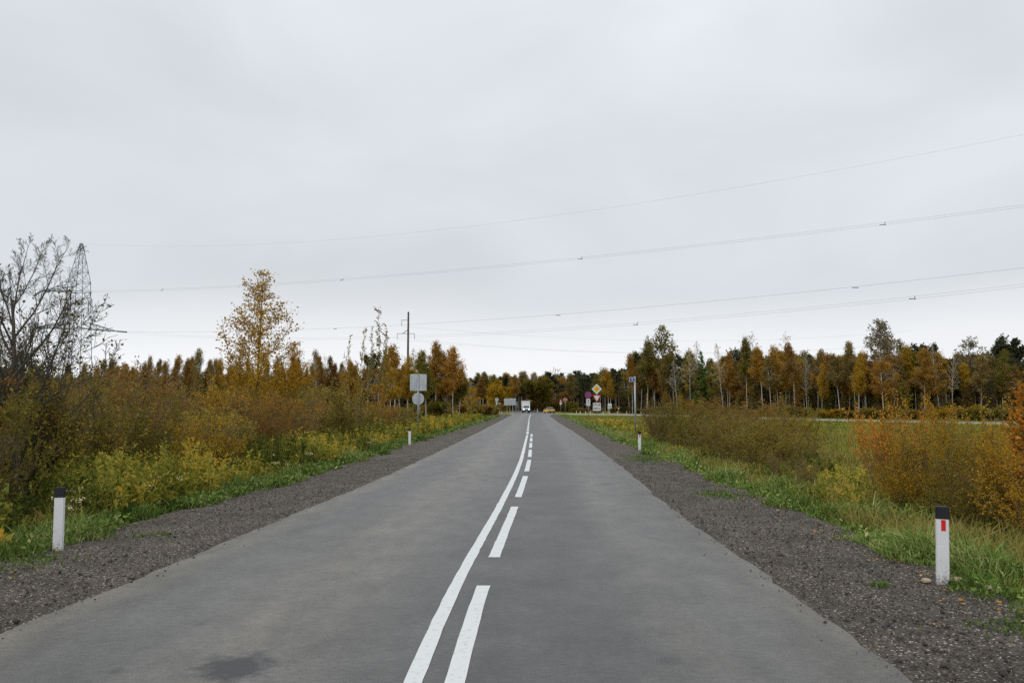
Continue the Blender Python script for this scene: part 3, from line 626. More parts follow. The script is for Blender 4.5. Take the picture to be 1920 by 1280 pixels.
# dense wood behind, one mass nobody could count
def mass(name, path, depth, hfun, n, size, leaf, label, cat, seed):
    r = np.random.default_rng(seed); P = np.array(path, float); sg = np.linalg.norm(np.diff(P, axis=0), axis=1); u = r.uniform(0, sg.sum(), n)
    cs = np.concatenate([[0], np.cumsum(sg)]); x = np.interp(u, cs, P[:, 0]); y = np.interp(u, cs, P[:, 1]) + r.uniform(0, depth, n)
    top = hfun(x, y); z = gh(x, y) + top * r.uniform(0, 1, n) ** 1.15
    v, q, t = leaves(r, np.stack([x, y, z], 1), size, size * .6)
    o = link(name, mesh_np(name, v, q, LEAF[leaf], t), kind='stuff'); o['label'] = label; o['category'] = cat; return o
wav = lambda x, y, a, b: a + b * (np.sin(x * .9) * .35 + np.sin(x * .37 + 2) * .4 + np.sin(x * 2.3 + y * .2) * .25)
mass('forest', [(34, 228), (40, 200), (46, 176), (56, 158), (68, 146), (95, 140), (160, 130)], 14, lambda x, y: wav(x, y, 9.0, 1.8), 62000, 1.15, 'wood', 'dark inner wood behind the birches right of the field', 'forest', 1)
mass('forest', [(-160, 150), (-60, 150), (-30, 140), (-10, 122)], 14, lambda x, y: wav(x, y, 7.0, 1.5), 44000, 1.05, 'wood', 'brown inner wood behind the thicket on the left', 'forest', 2)
mass('forest', [(-40, 345), (10, 345), (60, 320)], 26, lambda x, y: wav(x * .4, y, 12.5, 2.2), 34000, 1.4, 'wood', 'dark far wood closing the view beyond the junction', 'forest', 3)

# near trees on the left
bare = [dict(seg=9, wob=.05, taper=.08, trop=.1), dict(n=(18, 19), start=.2, end=1.0, ang=47, ratio=.47, rr=.55, seg=6, trop=.5, wob=.07, prof=lambda t: .75 + .3 * t, taper=.2),
        dict(n=(9, 10), start=.15, ang=38, ratio=.46, rr=.5, seg=5, trop=.3, wob=.09), dict(n=(7, 8), start=.15, ang=38, ratio=.5, rr=.6, seg=4, trop=.2, wob=.12),
        dict(n=(4, 5), start=.15, ang=40, ratio=.55, rr=.7, seg=2, trop=.1, wob=.14, leafy=True)]
alder = [dict(seg=9, wob=.035, taper=.22, trop=.1), dict(n=(11, 12), start=.36, end=1.0, ang=36, ratio=.5, rr=.62, seg=7, trop=.45, wob=.06, prof=lambda t: 1.12 - .35 * t, taper=.2),
         dict(n=(9, 10), start=.2, ang=34, ratio=.42, rr=.5, seg=5, trop=.3, wob=.08), dict(n=(7, 8), start=.15, ang=36, ratio=.5, rr=.6, seg=4, trop=.2, wob=.11), dict(n=(6, 7), start=.1, ang=40, ratio=.62, rr=.7, seg=2, trop=.1, wob=.13, leafy=True)]
NT = make_variant(206, alder, 6.6, .15, 420, .04, .028, .05, BARK_D, leaf='brown', rmin=.0034, k=5)
put('alder_tree', NT, -9.75, 15.2, EYE + (762 - 418) / 1440 * 15.2, '', '', 'tree', None, 'brown', 1.0, label='big nearly leafless tree at the left edge, fine twigs over the thicket')
GN = make_variant(202, bare[:3] + [dict(bare[3], leafy=True)], 5, .045, 1000, .075, .055, .06, BARK_D, leaf='olive', rmin=.0045, k=4, stems=2, lean=.3)
put('willow_tree', GN, -10.0, 16.6, 4.6, '', '', 'tree', None, 'olive', 1.0, label='thin olive-leaved tree in front of the lattice tower, right of the leafless tree')
GM = make_variant(204, bare[:3] + [dict(bare[3], leafy=True)], 5, .045, 2600, .085, .06, .07, BARK_D, leaf='green', rmin=.0045, k=4, stems=3, lean=.5, patch=2.2)
put('willow_tree', GM, -9.9, 16.2, 3.3, '', '', 'tree', None, 'green', 1.0, label='low green-leaved tree at the foot of the thin olive-leaved tree')
pop = [dict(seg=10, wob=.01, taper=.12), dict(n=(30, 34), start=.14, ang=50, ratio=.40, prof=lambda t: max(.16, 1.15 - 1.05 * t), rr=.35, seg=5, trop=.75, wob=.1, leafy=True),
       dict(n=(5, 6), start=.2, ang=40, ratio=.4, rr=.5, seg=3, trop=.4, wob=.14, leafy=True)]
YP = make_variant(205, pop, 9.5, .075, 7600, .095, .075, .13, BARK, leaf='gold', rmin=.007, k=5)
put('poplar_tree', YP, -14.6, 44, EYE + (762 - 503) / 1440 * 44, '', '', 'tree', None, 'gold', 1.35, label='tall yellow-leaved poplar rising from the thicket, thin at the top')
put('poplar_tree', YP, -13.0, 46, 5.6, '', '', 'tree', None, 'gold', 1.3, label='low golden poplar at the foot of the tall yellow poplar')
put('poplar_tree', YP, -16.2, 46, 5.6, '', '', 'tree', None, 'gold', 1.3, label='low golden poplar left of the tall yellow poplar')
sap = [dict(seg=8, wob=.03, taper=.15), dict(n=(16, 20), start=.3, ang=30, ratio=.24, prof=lambda t: max(.2, 1.1 - t), rr=.4, seg=4, trop=.8, wob=.1, leafy=True), dict(n=(3, 4), start=.3, ang=35, ratio=.4, rr=.5, seg=2, leafy=True)]
SP = [make_variant(210 + i, sap, 9, .035, 420, .13, .1, .06, BARK, leaf='gold', rmin=.009) for i in range(2)]
for px, top, Y, lb, lf in ((673, 612, 60, 'thin sparse sapling left of the tallest bare sapling by the concrete pole', 'gold'), (705, 576, 62, 'tallest almost bare sapling left of the concrete pole', 'brown'), (728, 606, 58, 'yellow-leaved sapling right of the tallest bare sapling', 'gold'), (692, 612, 66, 'short sapling hugging the left of the tallest bare sapling', 'olive'), (652, 626, 62, 'leftmost low sapling of those near the concrete pole', 'gold'), (715, 622, 60, 'small sapling between the tallest bare one and the yellow-leaved one', 'olive')):
    put('sapling', SP[px % 2], (px - 960) / 1440 * Y, Y, EYE + (762 - top) / 1440 * Y, '', '', 'sapling', 'saplings by the concrete pole', lf, .9, label=lb)

# thicket on the left
GT = 'bushes of the thicket left of the road'
def place_t(X, Y):
    px = 960 + X / Y * 1440
    row = 'at the thicket front' if X > -11.5 - Y * .03 else 'in the thicket'
    z = 'under the leafless tree' if px < 110 else 'under the green-leaved tree' if px < 240 else 'left of the yellow poplar' if px < 420 else 'below the yellow poplar' if px < 560 else 'below the saplings' if px < 720 else 'behind the blank square sign'
    return f'{row} {z}'
BL = {'orange': 'orange bush', 'thicket': 'olive-brown bush', 'brown': 'brown twiggy bush', 'olive': 'olive bush', 'rust': 'rust bush', 'gold': 'yellow bush', 'green': 'green bush'}
cnt = 0
for Y in [9.5, 11, 12.7, 14.5, 16.5, 19, 21.5, 24.5, 28, 32, 37, 43, 50, 58, 68, 80]:
    X = -9.6 + min(Y, 60) * .02; k = 0
    while X > max(-.72 * Y - 3, -48):
        r = rng.uniform(); a = math.sin(X * .7 + Y * .33); px = 960 + X / Y * 1440
        if Y < 17.5 and -70 < px < 140: X -= 1.4; continue
        lf = 'thicket' if r < .36 else 'brown' if r < .64 else 'olive' if r < .78 else 'rust' if r < .92 else 'gold'
        if Y > 24 and r > .45: lf = 'rust' if r < .66 else 'orange' if r < .72 else 'thicket' if r < .9 else 'gold'
        tp = float(np.interp(px, [-80, 0, 200, 250, 340, 420, 560, 640, 735, 770], [668, 672, 668, 712, 716, 690, 700, 716, 712, 745]))
        H = (2.35 + .3 * a + rng.uniform(-.25, .35)) * (1 + Y * .004) + (.35 if k > 1 else 0)
        if Y > 17: H = (EYE + (762 - tp) / 1440 * min(Y, 46)) * rng.uniform(.68, 1.04) * (1 if Y < 50 else .85)
        var = TWIGGY[cnt % 2] if lf == 'brown' else BUSHES[cnt % 5]
        put('bush', var, X + rng.uniform(-.3, .3), Y + rng.uniform(-.6, .6), H, BL[lf], place_t(X, Y), 'bush', GT, lf, rng.uniform(.95, 1.25), PLANT_BUSH)
        cnt += 1; k += 1; X -= (1.5 + .032 * Y) * (1 + .12 * k)
for X, Y, H, lf, lb in ((-9.15, 20.5, 1.6, 'gold', 'bright yellow low bush at the thicket front, right one of two'), (-9.6, 19.3, 1.5, 'gold', 'bright yellow low bush at the thicket front, left one of two')):
    put('bush', BUSHES[1], X + 1.2, Y, H, '', '', 'bush', GT, lf, 1.0, PLANT_BUSH, label=lb)
# right side bushes
GB = 'bushes between road and field'
BR = [(7.0, 37.5, 2.6, 'brown', 1.0, 'brown twiggy bush at the left end of the olive bush clump'), (7.8, 35.5, 2.3, 'olive', 1.0, 'olive bush right of the twiggy one at the clump left end'), (8.8, 38.5, 2.3, 'thicket', 1.3, 'olive-brown bush at the back left of the clump'),
      (7.2, 31.5, 1.7, 'olive', 1.25, 'low olive bush at the front left of the clump'), (8.8, 33.5, 2.0, 'thicket', 1.2, 'olive-brown bush in the middle of the clump'), (10.4, 36, 2.5, 'rust', 1.3, 'rust bush at the back middle of the clump'),
      (7.3, 27.0, 1.95, 'olive', 1.1, 'olive bush in the front middle of the clump'), (8.8, 28.8, 2.3, 'rust', 1.1, 'tallest rust-tinted bush in the clump middle'), (7.2, 23.4, 1.85, 'thicket', 1.1, 'round olive-brown bush at the clump front'),
      (8.7, 25.0, 2.1, 'olive', 1.1, 'olive bush behind the round front bush'), (10.2, 29.5, 1.8, 'gold', 1.1, 'golden-olive bush at the back right of the clump'), (7.2, 21.8, 1.5, 'thicket', 1.1, 'low olive-brown bush at the right front foot of the clump'), (6.6, 19.4, .75, 'brown', 1.1, 'small brown tuft-like bush right of the clump foot'), (6.3, 16.6, .7, 'brown', 1.1, 'small brown bush left of the amber-topped bush')]
for X, Y, H, lf, w, lb in BR:
    put('bush', TWIGGY[int(X * 10) % 2] if lf == 'brown' else MOUNDS[int(X * 10) % 3], X, Y, H, '', '', 'bush', GB, lf, w, PLANT_BUSH, label=lb)
BN = [(7.15, 14.4, 2.02, 'amber', .8, 0, 'amber-topped bush at the field corner, left end of the near bushes'), (7.85, 14.7, 1.95, 'gold', .85, 1, 'golden bush just right of the amber-topped bush'), (6.7, 12.9, 1.4, 'gold', 1.0, 1, 'golden-brown bush in front of the amber-topped bush'),
      (7.5, 13.2, 1.78, 'thicket', 1.0, 0, 'olive-brown bush in the middle of the near bushes on the right'), (6.6, 11.3, 1.2, 'thicket', 1.0, 1, 'low olive-brown bush behind the near marker post'), (7.3, 11.9, 1.5, 'gold', 1.0, 0, 'golden bush behind the amber tree foot'), (8.6, 14.0, 1.95, 'gold', 1.0, 0, 'golden bush behind the amber tree'), (8.9, 12.6, 1.75, 'olive', 1.0, 1, 'olive bush right behind the amber tree')]
for X, Y, H, lf, w, v, lb in BN:
    put('bush', NEARB[v], X, Y, H, '', '', 'bush', GB, lf, w, PLANT_BUSH, label=lb)
put('bush', NEARB[1], 7.0, 10.3, 1.5, '', '', 'bush', GB, 'gold', 1.1, PLANT_BUSH, label='golden bush at the right picture edge')
AT = make_variant(220, pop, 2.8, .02, 4200, .058, .044, .04, BARK_D, leaf='amber', rmin=.003, k=4, stems=2, lean=.12, patch=3)
put('small_tree', AT, 7.3, 10.9, 2.42, '', '', 'tree', None, 'amber', 1.15, label='small amber-leaved tree at the right edge, above the bushes')
# low bushes at the wood's foot beyond the side road
GE = 'low bushes along the foot of the wood'
for k in range(34):
    px = 1075 + k * 25 + rng.uniform(-8, 8); Y = Zr(px) - 4 + rng.uniform(-1, 2); lf = ['olive', 'rust', 'gold', 'thicket'][int(rng.integers(0, 4))]
    if px < 1180: Y = 222 + rng.uniform(0, 15)
    put('bush', ROUND[k % 2], (px - 960) / 1440 * Y, Y, rng.uniform(1.1, 2.0), 'low ' + BL[lf], 'at wood foot ' + (place_r(px) if px > 1180 else 'by the signs'), 'bush', GE, lf, rng.uniform(1.3, 1.9), PLANT_BUSH)
for k in range(14):
    px = 790 + k * 11 + rng.uniform(-4, 4); Y = 90 + k * 8 + rng.uniform(0, 6); lf = ['olive', 'rust', 'thicket', 'brown'][k % 4]
    put('bush', ROUND[k % 2], (px - 960) / 1440 * Y, Y, rng.uniform(1.7, 2.5), 'far ' + BL[lf], 'right of the blank round sign', 'bush', GE, lf, rng.uniform(1.4, 1.9), PLANT_BUSH)
for k in range(7):
    px = 990 + k * 13; Y = 262 + (k * 17 % 20); lf = ['olive', 'rust', 'thicket'][k % 3]
    put('bush', ROUND[k % 2], (px - 960) / 1440 * Y, Y, rng.uniform(3, 5.5), 'far ' + BL[lf], 'right of the white truck', 'bush', GE, lf, 1.4, PLANT_BUSH)
word_labels()

# ------------------------------------------------------------------ grass and weeds
def blades(rng, x, y, h, w, bend, tint_mu, tint_sd=.2):
    n = len(x); z = gh(x, y) - .01; a = rng.uniform(0, 6.283, n); b = rng.uniform(0, 6.283, n)
    p = np.stack([x, y, z], 1); s = np.stack([np.cos(a), np.sin(a), np.zeros(n)], 1) * (w * .5)[:, None]
    bd = np.stack([np.cos(b), np.sin(b), np.zeros(n)], 1) * (bend * h)[:, None]; u = np.zeros((n, 3)); u[:, 2] = h
    m = p + u * .55 + bd * .3; t = p + u * (1 - .35 * bend)[:, None] + bd
    v = np.stack([p - s, p + s, m + s * .8, m - s * .8, t + s * .15, t - s * .15], 1)
    base = (np.arange(n) * 6)[:, None]; q = np.stack([base + [0, 1, 2, 3], base + [3, 2, 4, 5]], 1).reshape(-1, 4)
    tn = np.clip(rng.normal(tint_mu, tint_sd, n), 0, 1)
    return v.reshape(-1, 3), q, np.repeat(tn, 6)
def joinq(L):
    o = 0; V, Q, T = [], [], []
    for v, q, t in L: V.append(v); Q.append(q + o); T.append(t); o += len(v)
    return np.concatenate(V), np.concatenate(Q), np.concatenate(T)
def stuff(name, L, mat, label, cat):
    v, q, t = joinq(L); o = link(name, mesh_np(name, v, q, mat, t), kind='stuff'); o['label'] = label; o['category'] = cat; return o
g = np.random.default_rng(21)
def zsample(n, a, b, power):  # more near the camera
    u = g.uniform(0, 1, n); return a * (b / a) ** (u ** power)
def clumps(x, y, s): return np.sin(x * s + 1.7 * np.sin(y * s * .6)) + np.sin(y * s * .9 + x * .7) + .6 * np.sin(x * s * 2.7 + y * s * 2.1)
# bright verge, both sides
def verge(side, n, seed, label):
    gg = np.random.default_rng(seed); y = zsample(n, 4.2, 150, 1.0); e = fGL(y) if side < 0 else fGR(y)
    wob = .16 * np.sin(y * 1.7) + .12 * np.sin(y * 3.9 + 1) + .1 * np.sin(y * .6)
    off = wob + gg.gamma(2.0, .28 if side < 0 else .23, n); x = e + side * off
    keep = gg.uniform(0, 1, n) < np.clip(.72 + .3 * clumps(x, y, 2.1), .12, 1); x, y, off, wob = x[keep], y[keep], off[keep], wob[keep]
    d = off - wob; h = gg.uniform(.1, .24, len(x)) * (.5 + 1.0 * sstep(0, .6, d)) * (1.1 if side > 0 else 1) * np.clip(1 + .28 * clumps(x, y, 2.1), .5, 1.7)
    w = .008 + .0009 * y; mu = .42 - .1 * sstep(.5, 1.5, d) + .12 * clumps(x, y, 1.3)
    return blades(gg, x, y, h, w, gg.uniform(.2, 1.1, len(x)), mu, .27)
# leafy herbs in the verge: broad leaves
def herbs(side, n, seed, ln, wd, lo, hi, off0, off1, up=.5, zmax=120):
    gg = np.random.default_rng(seed); y = zsample(n, 4.6, zmax, 1.0); e = fGL(y) if side < 0 else fGR(y); x = e + side * gg.uniform(off0, off1, n)
    k = clumps(x, y, 1.9) + gg.normal(0, .4, n) > .1; x, y = x[k], y[k]
    z = gh(x, y) + gg.uniform(lo, hi, len(x)); v, q, t = leaves(gg, np.stack([x, y, z], 1), ln, wd, up)
    f = np.repeat(.7 + y / 40, 4)[:, None]; c = np.repeat(np.stack([x, y, z], 1), 4, 0); v = c + (v - c) * f
    return v, q, t
stuff('grass', [verge(-1, 42000, 31, ''), herbs(-1, 16000, 33, .075, .045, .02, .2, .0, .9)], GRASS_M, 'bright green grass verge along the left gravel shoulder', 'grass')
stuff('grass', [verge(1, 46000, 32, ''), herbs(1, 9000, 34, .07, .035, .02, .18, .0, .9)], GRASS_M, 'bright green grass verge along the right gravel shoulder', 'grass')
# dry tall grass behind the verge
def dry(side, n, seed, o0, o1, h0, h1, mu, zmax=120, y0=4.4):
    gg = np.random.default_rng(seed); y = zsample(n, y0, zmax, 1.0); e = fGL(y) if side < 0 else fGR(y)
    x = e + side * (o0 + (o1 - o0) * gg.uniform(0, 1, n) * (1 + y / 60))
    cl = clumps(x, y, 1.2); k = gg.uniform(0, 1, n) < np.clip(.65 + .3 * cl, .1, 1); x, y, cl = x[k], y[k], cl[k]
    return blades(gg, x, y, gg.uniform(h0, h1, len(x)) * np.clip(1 + .2 * cl, .6, 1.5), .006 + .0009 * y, gg.uniform(.1, .8, len(x)), np.clip(mu + .12 * cl, 0, 1), .2)
stuff('dry_grass', [dry(1, 64000, 41, .35, 5.0, .14, .4, .42), dry(1, 16000, 43, 3.0, 9.0, .15, .4, .25)], DRY_M, 'yellowing tall grass between the green verge and the right bushes', 'grass')
stuff('dry_grass', [dry(-1, 26000, 42, .7, 4.5, .2, .5, .3)], DRY_M, 'yellowing tall grass among the weeds on the left', 'grass')
# tall weeds with leafy stems on the left (and a few on the right)
def weeds(side, n, seed, o0, o1, h0, h1, nl, zmax=110, dens=.1, ls=1.0):
    gg = np.random.default_rng(seed); y = zsample(n, 5.5, zmax, .95); e = fGL(y) if side < 0 else fGR(y); x = e + side * (o0 + (o1 - o0) * gg.uniform(0, 1, n) ** 1.1 * (1 + y / 90))
    cl = clumps(x, y, .9); k = cl + gg.normal(0, .5, n) > -1 + dens; x, y, cl = x[k], y[k], cl[k]; m = len(x)
    d = np.abs(x - (fGL(y) if side < 0 else fGR(y)))
    h = gg.uniform(h0, h1, m) * np.clip(.55 + .35 * sstep(o0, o0 + 1.6, d) + .14 * cl, .4, 1.25)
    st = blades(gg, x, y, h, .006 + .0007 * y, gg.uniform(.03, .25, m), .25 + .1 * cl, .1)
    f = gg.uniform(.12, 1, (m, nl)); c = np.stack([np.repeat(x, nl), np.repeat(y, nl), (gh(x, y)[:, None] + h[:, None] * f).ravel()], 1)
    c[:, :2] += gg.normal(0, .02, (m * nl, 2)) + np.repeat(gg.normal(0, .07, (m, 2)), nl, 0) * f.ravel()[:, None]
    v, q, t = leaves(gg, c, .095 * ls, .036 * ls, up=.5); s = np.repeat(np.repeat(.8 + y / 38, nl) * (1.25 - .6 * f.ravel()), 4)[:, None]; cc = np.repeat(c, 4, 0); v = cc + (v - cc) * s
    tb = np.repeat(np.repeat(np.clip(.38 + .2 * clumps(x, y, .8 + 0 * x) + gg.normal(0, .14, m), 0, 1), nl), 4); t = np.clip(tb + (t - .5) * .7, 0, 1)
    return [st, (v, q, t)]
stuff('tall_weeds', weeds(-1, 4600, 51, .65, 4.6, .6, 1.28, 26) + weeds(-1, 520, 54, .55, 3.6, .62, 1.2, 26, 16, -.6, 1.55) + weeds(-1, 420, 55, .8, 4.2, .8, 1.45, 26, 40, .6, 1.4), WEED_M, 'yellow-green tall weeds between the green verge and the left thicket', 'weeds')
stuff('tall_weeds', weeds(1, 2600, 52, .9, 3.8, .3, .62, 18, 90, .5), WEED_M, 'low yellow weeds scattered before the right bushes', 'weeds')
# faded white flower heads
def flowers(n, seed):
    gg = np.random.default_rng(seed); y = zsample(n, 7, 40, 1.1); x = fGL(y) - gg.uniform(.5, 2.2, n); k = clumps(x, y, 1.1) > .3; x, y = x[k], y[k]; m = 14
    z = gh(x, y) + gg.uniform(.3, .62, len(x)); c = np.repeat(np.stack([x, y, z], 1), m, 0) + gg.normal(0, 1, (len(x) * m, 3)) * [.035, .035, .012]
    return leaves(gg, c, .022, .02, up=.4)
stuff('flower_heads', [flowers(260, 61)], FLOWER_M, 'faded whitish flower heads among the left weeds', 'flowers')
# meadow tufts in the field
def meadow(n, seed):
    gg = np.random.default_rng(seed); y = gg.uniform(30, 150, n); x = fGR(y) + 2 + gg.uniform(0, 1, n) * (14 + y * .35)
    sx = np.interp(y, cp[::-1][40:, 1], cp[::-1][40:, 0]) - 6.2; k = (x < sx) | (y < 60); x, y = x[k], y[k]; k = x < y * .75; x, y = x[k], y[k]
    return blades(gg, x, y, gg.uniform(.1, .3, len(x)), .03 + .0012 * y, gg.uniform(.2, .9, len(x)), .45 + .22 * clumps(x, y, .25), .15)
MEADOW_M = leafmat('meadow_blades', [sr(100, 112, 44), sr(122, 132, 54), sr(138, 134, 66), sr(140, 112, 66)], trans=.3)
stuff('meadow_grass', [meadow(36000, 71)], MEADOW_M, 'green and straw-coloured meadow grass of the open field', 'grass')
# moss-like weeds creeping on the gravel
def creep(spots, seed):
    gg = np.random.default_rng(seed); L = []
    for X, Y, rx, ry, n in spots:
        x = X + gg.normal(0, rx, n); y = Y + gg.normal(0, ry, n); L.append(blades(gg, x, y, gg.uniform(.03, .07, n), np.full(n, .012 + Y * .0008), gg.uniform(.3, 1, n), np.full(n, .35), .2))
    return L
stuff('grass', [(v + [0, 0, .035], q, t) for v, q, t in creep([(3.6, 7.65, .06, .05, 60), (4.2, 6.2, .3, .12, 300), (4.15, 15.4, .3, .35, 420), (4.6, 26, .4, 1.2, 600), (-4.9, 10.6, .15, .1, 50), (-5.45, 8.7, .2, .3, 300)], 81)], GRASS_M, 'small patches of green weeds creeping over the gravel', 'grass')
# loose stones and fallen leaves
def chips(n, seed):
    gg = np.random.default_rng(seed); y = zsample(n, 4.4, 26, 1.0); side = gg.uniform(0, 1, n) < .55
    x = np.where(side, fR(y) + .04 + gg.uniform(0, 1, n) * (fGR(y) - fR(y)), fL(y) - .04 - gg.uniform(0, 1, n) * (fL(y) - fGL(y)))
    s = gg.gamma(1.8, .003, n)[:, None, None] + .0025; oc = np.array([[1, 0, 0], [0, 1, 0], [-1, 0, 0], [0, -1, 0], [0, 0, .8], [0, 0, -.6]])
    v = oc[None] * s * gg.uniform(.6, 1.3, (n, 6, 3)); a = gg.uniform(0, 6.28, n); ca, sa = np.cos(a)[:, None], np.sin(a)[:, None]
    v = np.stack([v[..., 0] * ca - v[..., 1] * sa, v[..., 0] * sa + v[..., 1] * ca, v[..., 2]], -1) + np.stack([x, y, np.full(n, .012)], 1)[:, None]
    tr = np.array([[0, 1, 4], [1, 2, 4], [2, 3, 4], [3, 0, 4], [1, 0, 5], [2, 1, 5], [3, 2, 5], [0, 3, 5]]); q = ((np.arange(n) * 6)[:, None, None] + tr).reshape(-1, 3)
    return v.reshape(-1, 3), q, np.repeat(np.clip(gg.beta(1.4, 3.2, n), 0, 1), 6)
v, q, t = chips(20000, 91)
def spill(n, seed):
    v, q, t = chips(n, seed); c = v.reshape(-1, 6, 3); m = c.mean(1); gg = np.random.default_rng(seed + 1); y = m[:, 1]; sd = gg.uniform(0, 1, n) < .5
    x = np.where(sd, fR(y) - gg.gamma(1.1, .07, n), fL(y) + gg.gamma(1.1, .07, n)); c = (c - m[:, None]) * .8 + np.stack([x, y, np.full(n, .017)], 1)[:, None]
    return c.reshape(-1, 3), q, t
v, q, t = (lambda a, b: (np.concatenate([a[0], b[0]]), np.concatenate([a[1], b[1] + len(a[0])]), np.concatenate([a[2], b[2]])))((v, q, t), spill(350, 97))
o = link('gravel_stones', mesh_np('gravel_stones', v, q, CHIP_M, t), kind='stuff'); o['label'] = 'loose dark stone chips on both gravel shoulders'; o['category'] = 'gravel'
def fallen(n, seed):
    gg = np.random.default_rng(seed); y = zsample(n, 5, 40, 1.0); s = gg.uniform(0, 1, n) < .65
    x = np.where(s, fGR(y) - gg.gamma(1.3, .22, n) + .1, fGL(y) + gg.gamma(1.2, .2, n) - .1); c = np.stack([x, y, np.full(n, .025)], 1)
    v, q, t = leaves(gg, c, .05, .035); v[:, 2] = .02 + np.abs(v[:, 2] - .025) * .35 ; return v, q, t
stuff('fallen_leaves', [fallen(420, 95)], FALLEN_M, 'fallen yellow leaves along the gravel edges', 'leaves')
def stone(X, Y, r, label, seed):
    bm = bmesh.new(); bmesh.ops.create_icosphere(bm, subdivisions=2, radius=r); rs = random.Random(seed)
    for v in bm.verts:
        v.co *= rs.uniform(.85, 1.12); v.co.z *= .5
    o = part('stone', bm, STONE_M, smooth=True); o.location = (X, Y, .015 + r * .1); tag(o, label, 'stone')
stone(4.11, 7.8, .05, 'pale stone lying at the left foot of the near right marker post', 1)
stone(4.53, 7.4, .09, 'flat tan stone at the grass edge right of the near marker post', 2)
stone(4.43, 7.8, .07, 'brownish stone at the right foot of the near marker post', 3)

# ------------------------------------------------------------------ roadside posts
def marker_post(X, Y, red, label, lean=0., yaw=0.):
    o = thing('marker_post', label, 'marker post', (X, Y, -.02), yaw, 'white marker posts along the main road'); o.rotation_euler = (0, lean, yaw)
    def outline(w, d): # rounded D-shaped hollow post, flat face to the traffic
        return [(-w, -d), (w, -d), (w, d * .3), (w * .6, d), (-w * .6, d), (-w, d * .3)]
    def body(z0, z1, w, d, bev):
        bm = bmesh.new(); a = [bm.verts.new((x, y, z0)) for x, y in outline(w, d)]; b = [bm.verts.new((x, y, z1)) for x, y in outline(w * .985, d)]
        bm.faces.new(a[::-1]); bm.faces.new(b)
        for i in range(6): bm.faces.new((a[i], a[(i + 1) % 6], b[(i + 1) % 6], b[i]))
        bmesh.ops.bevel(bm, geom=[e for e in bm.edges if abs(e.verts[0].co.z - e.verts[1].co.z) > .1 or bev and e.verts[0].co.z > z1 - .001 and e.verts[1].co.z > z1 - .001], offset=.008, segments=2, affect='EDGES'); return bm
    part('post_body', body(0, .652, .058, .035, False), WHITE, o, kind=None)
    part('cap', body(.652, .772, .0605, .0375, True), BLACK, o)
    if red:
        bm = bmesh.new(); bx(bm, (.004, -.037, .592), (.04, .006, .105)); part('reflector', bm, RED, o)
    return o
marker_post(4.25, 7.76, True, 'near white marker post with black cap and red strip, right shoulder', R(1.9), R(-12))
marker_post(-5.54, 9.56, False, 'near white marker post with black cap, no red strip, left shoulder', R(-.6), R(10))
marker_post(5.1, 30.95, True, 'farther white marker post with red strip on the right, near the kilometre sign', R(.5), R(-5))
marker_post(-4.67, 35.3, False, 'farther white marker post on the left below the blank square sign', 0, R(5))
GP = 'small red and white posts along the side road'
def small_post(X, Y, label, h=.8):
    o = thing('guide_post', label, 'guide post', (X, Y, -.1), 0, GP)
    bm = bmesh.new(); bx(bm, (0, 0, h / 2), (.16, .1, h), bev=.01); part('post_body', bm, SWHITE, o)
    bm = bmesh.new(); bx(bm, (0, -.003, h * .62), (.166, .108, h * .16)); part('red_band', bm, SRED, o)
def poly_at(pxs, py, side, label):
    for i, px in enumerate(pxs):
        X, Y = spot(px, py[i] if isinstance(py, list) else py); small_post(X, Y, label + f', {ORD[i]} from left')
poly_at([1081, 1088, 1098, 1107, 1131, 1143, 1158, 1175, 1202], [776, 776, 776.2, 776.2, 776.6, 776.8, 776.8, 777.2, 778], 1, 'small red-banded white post on the side road right of the junction')
poly_at([903, 907.5, 913, 916.5, 922.5], 775.5, -1, 'small red-banded white post left of the junction in the weeds')
poly_at([937, 941], 776, -1, 'small white post on the corner left of the truck')

# ------------------------------------------------------------------ road signs
def pole(o, h, r=.035, y=0): 
    bm = bmesh.new(); tube(bm, (0, y, -.2), (0, y, h), r, n=10); return part('pole', bm, ZINC, o, True)
def plate(o, name, pts, mat, y0=-.045, t=.006, cz=0):
    bm = bmesh.new(); prism(bm, pts, y0, y0 - t); return part(name, bm, mat, o)
def rect(cx, cz, w, h, r=.04):
    P = []
    for sx, sz, a in ((1, 1, 0), (-1, 1, 90), (-1, -1, 180), (1, -1, 270)):
        for k in range(3): P.append((cx + sx * (w / 2 - r) + r * math.cos(R(a + 45 * k)), cz + sz * (h / 2 - r) + r * math.sin(R(a + 45 * k))))
    return P
def tri(cx, cz, s, up, r=0):
    h = s * .866; P = [(-s / 2, -h / 3), (s / 2, -h / 3), (0, 2 * h / 3)]
    return [(cx + x, cz + (z if up else -z)) for x, z in P][::(1 if up else -1)]
def text(parent, body, cx, cz, size, y, mat, name='lettering'):
    cu = bpy.data.curves.new('lettering', 'FONT'); cu.body = body; cu.size = size; cu.align_x = 'CENTER'; cu.align_y = 'CENTER'; cu.extrude = .002; cu.offset = size * .012
    o = bpy.data.objects.new(name, cu); C.objects.link(o); o.parent = parent; o.location = (cx, y, cz); o.rotation_euler = (R(90), 0, 0); cu.materials.append(mat)
    me = bpy.data.meshes.new_from_object(o); m = bpy.data.objects.new(name, me); C.objects.link(m); m.parent = parent; m.location = o.location; m.rotation_euler = o.rotation_euler
    if not me.materials: me.materials.append(mat)
    bpy.data.objects.remove(o); return m
def sign(name, px, Y, label, group=None, yaw=0, z=None):
    X = (px - 960) / 1440 * Y; return thing(name, label, 'road sign', (X, Y, float(gh(X, Y)) if z is None else z), yaw, group)
zc = lambda py, Y: EYE + (762 - py) / 1440 * Y + .1
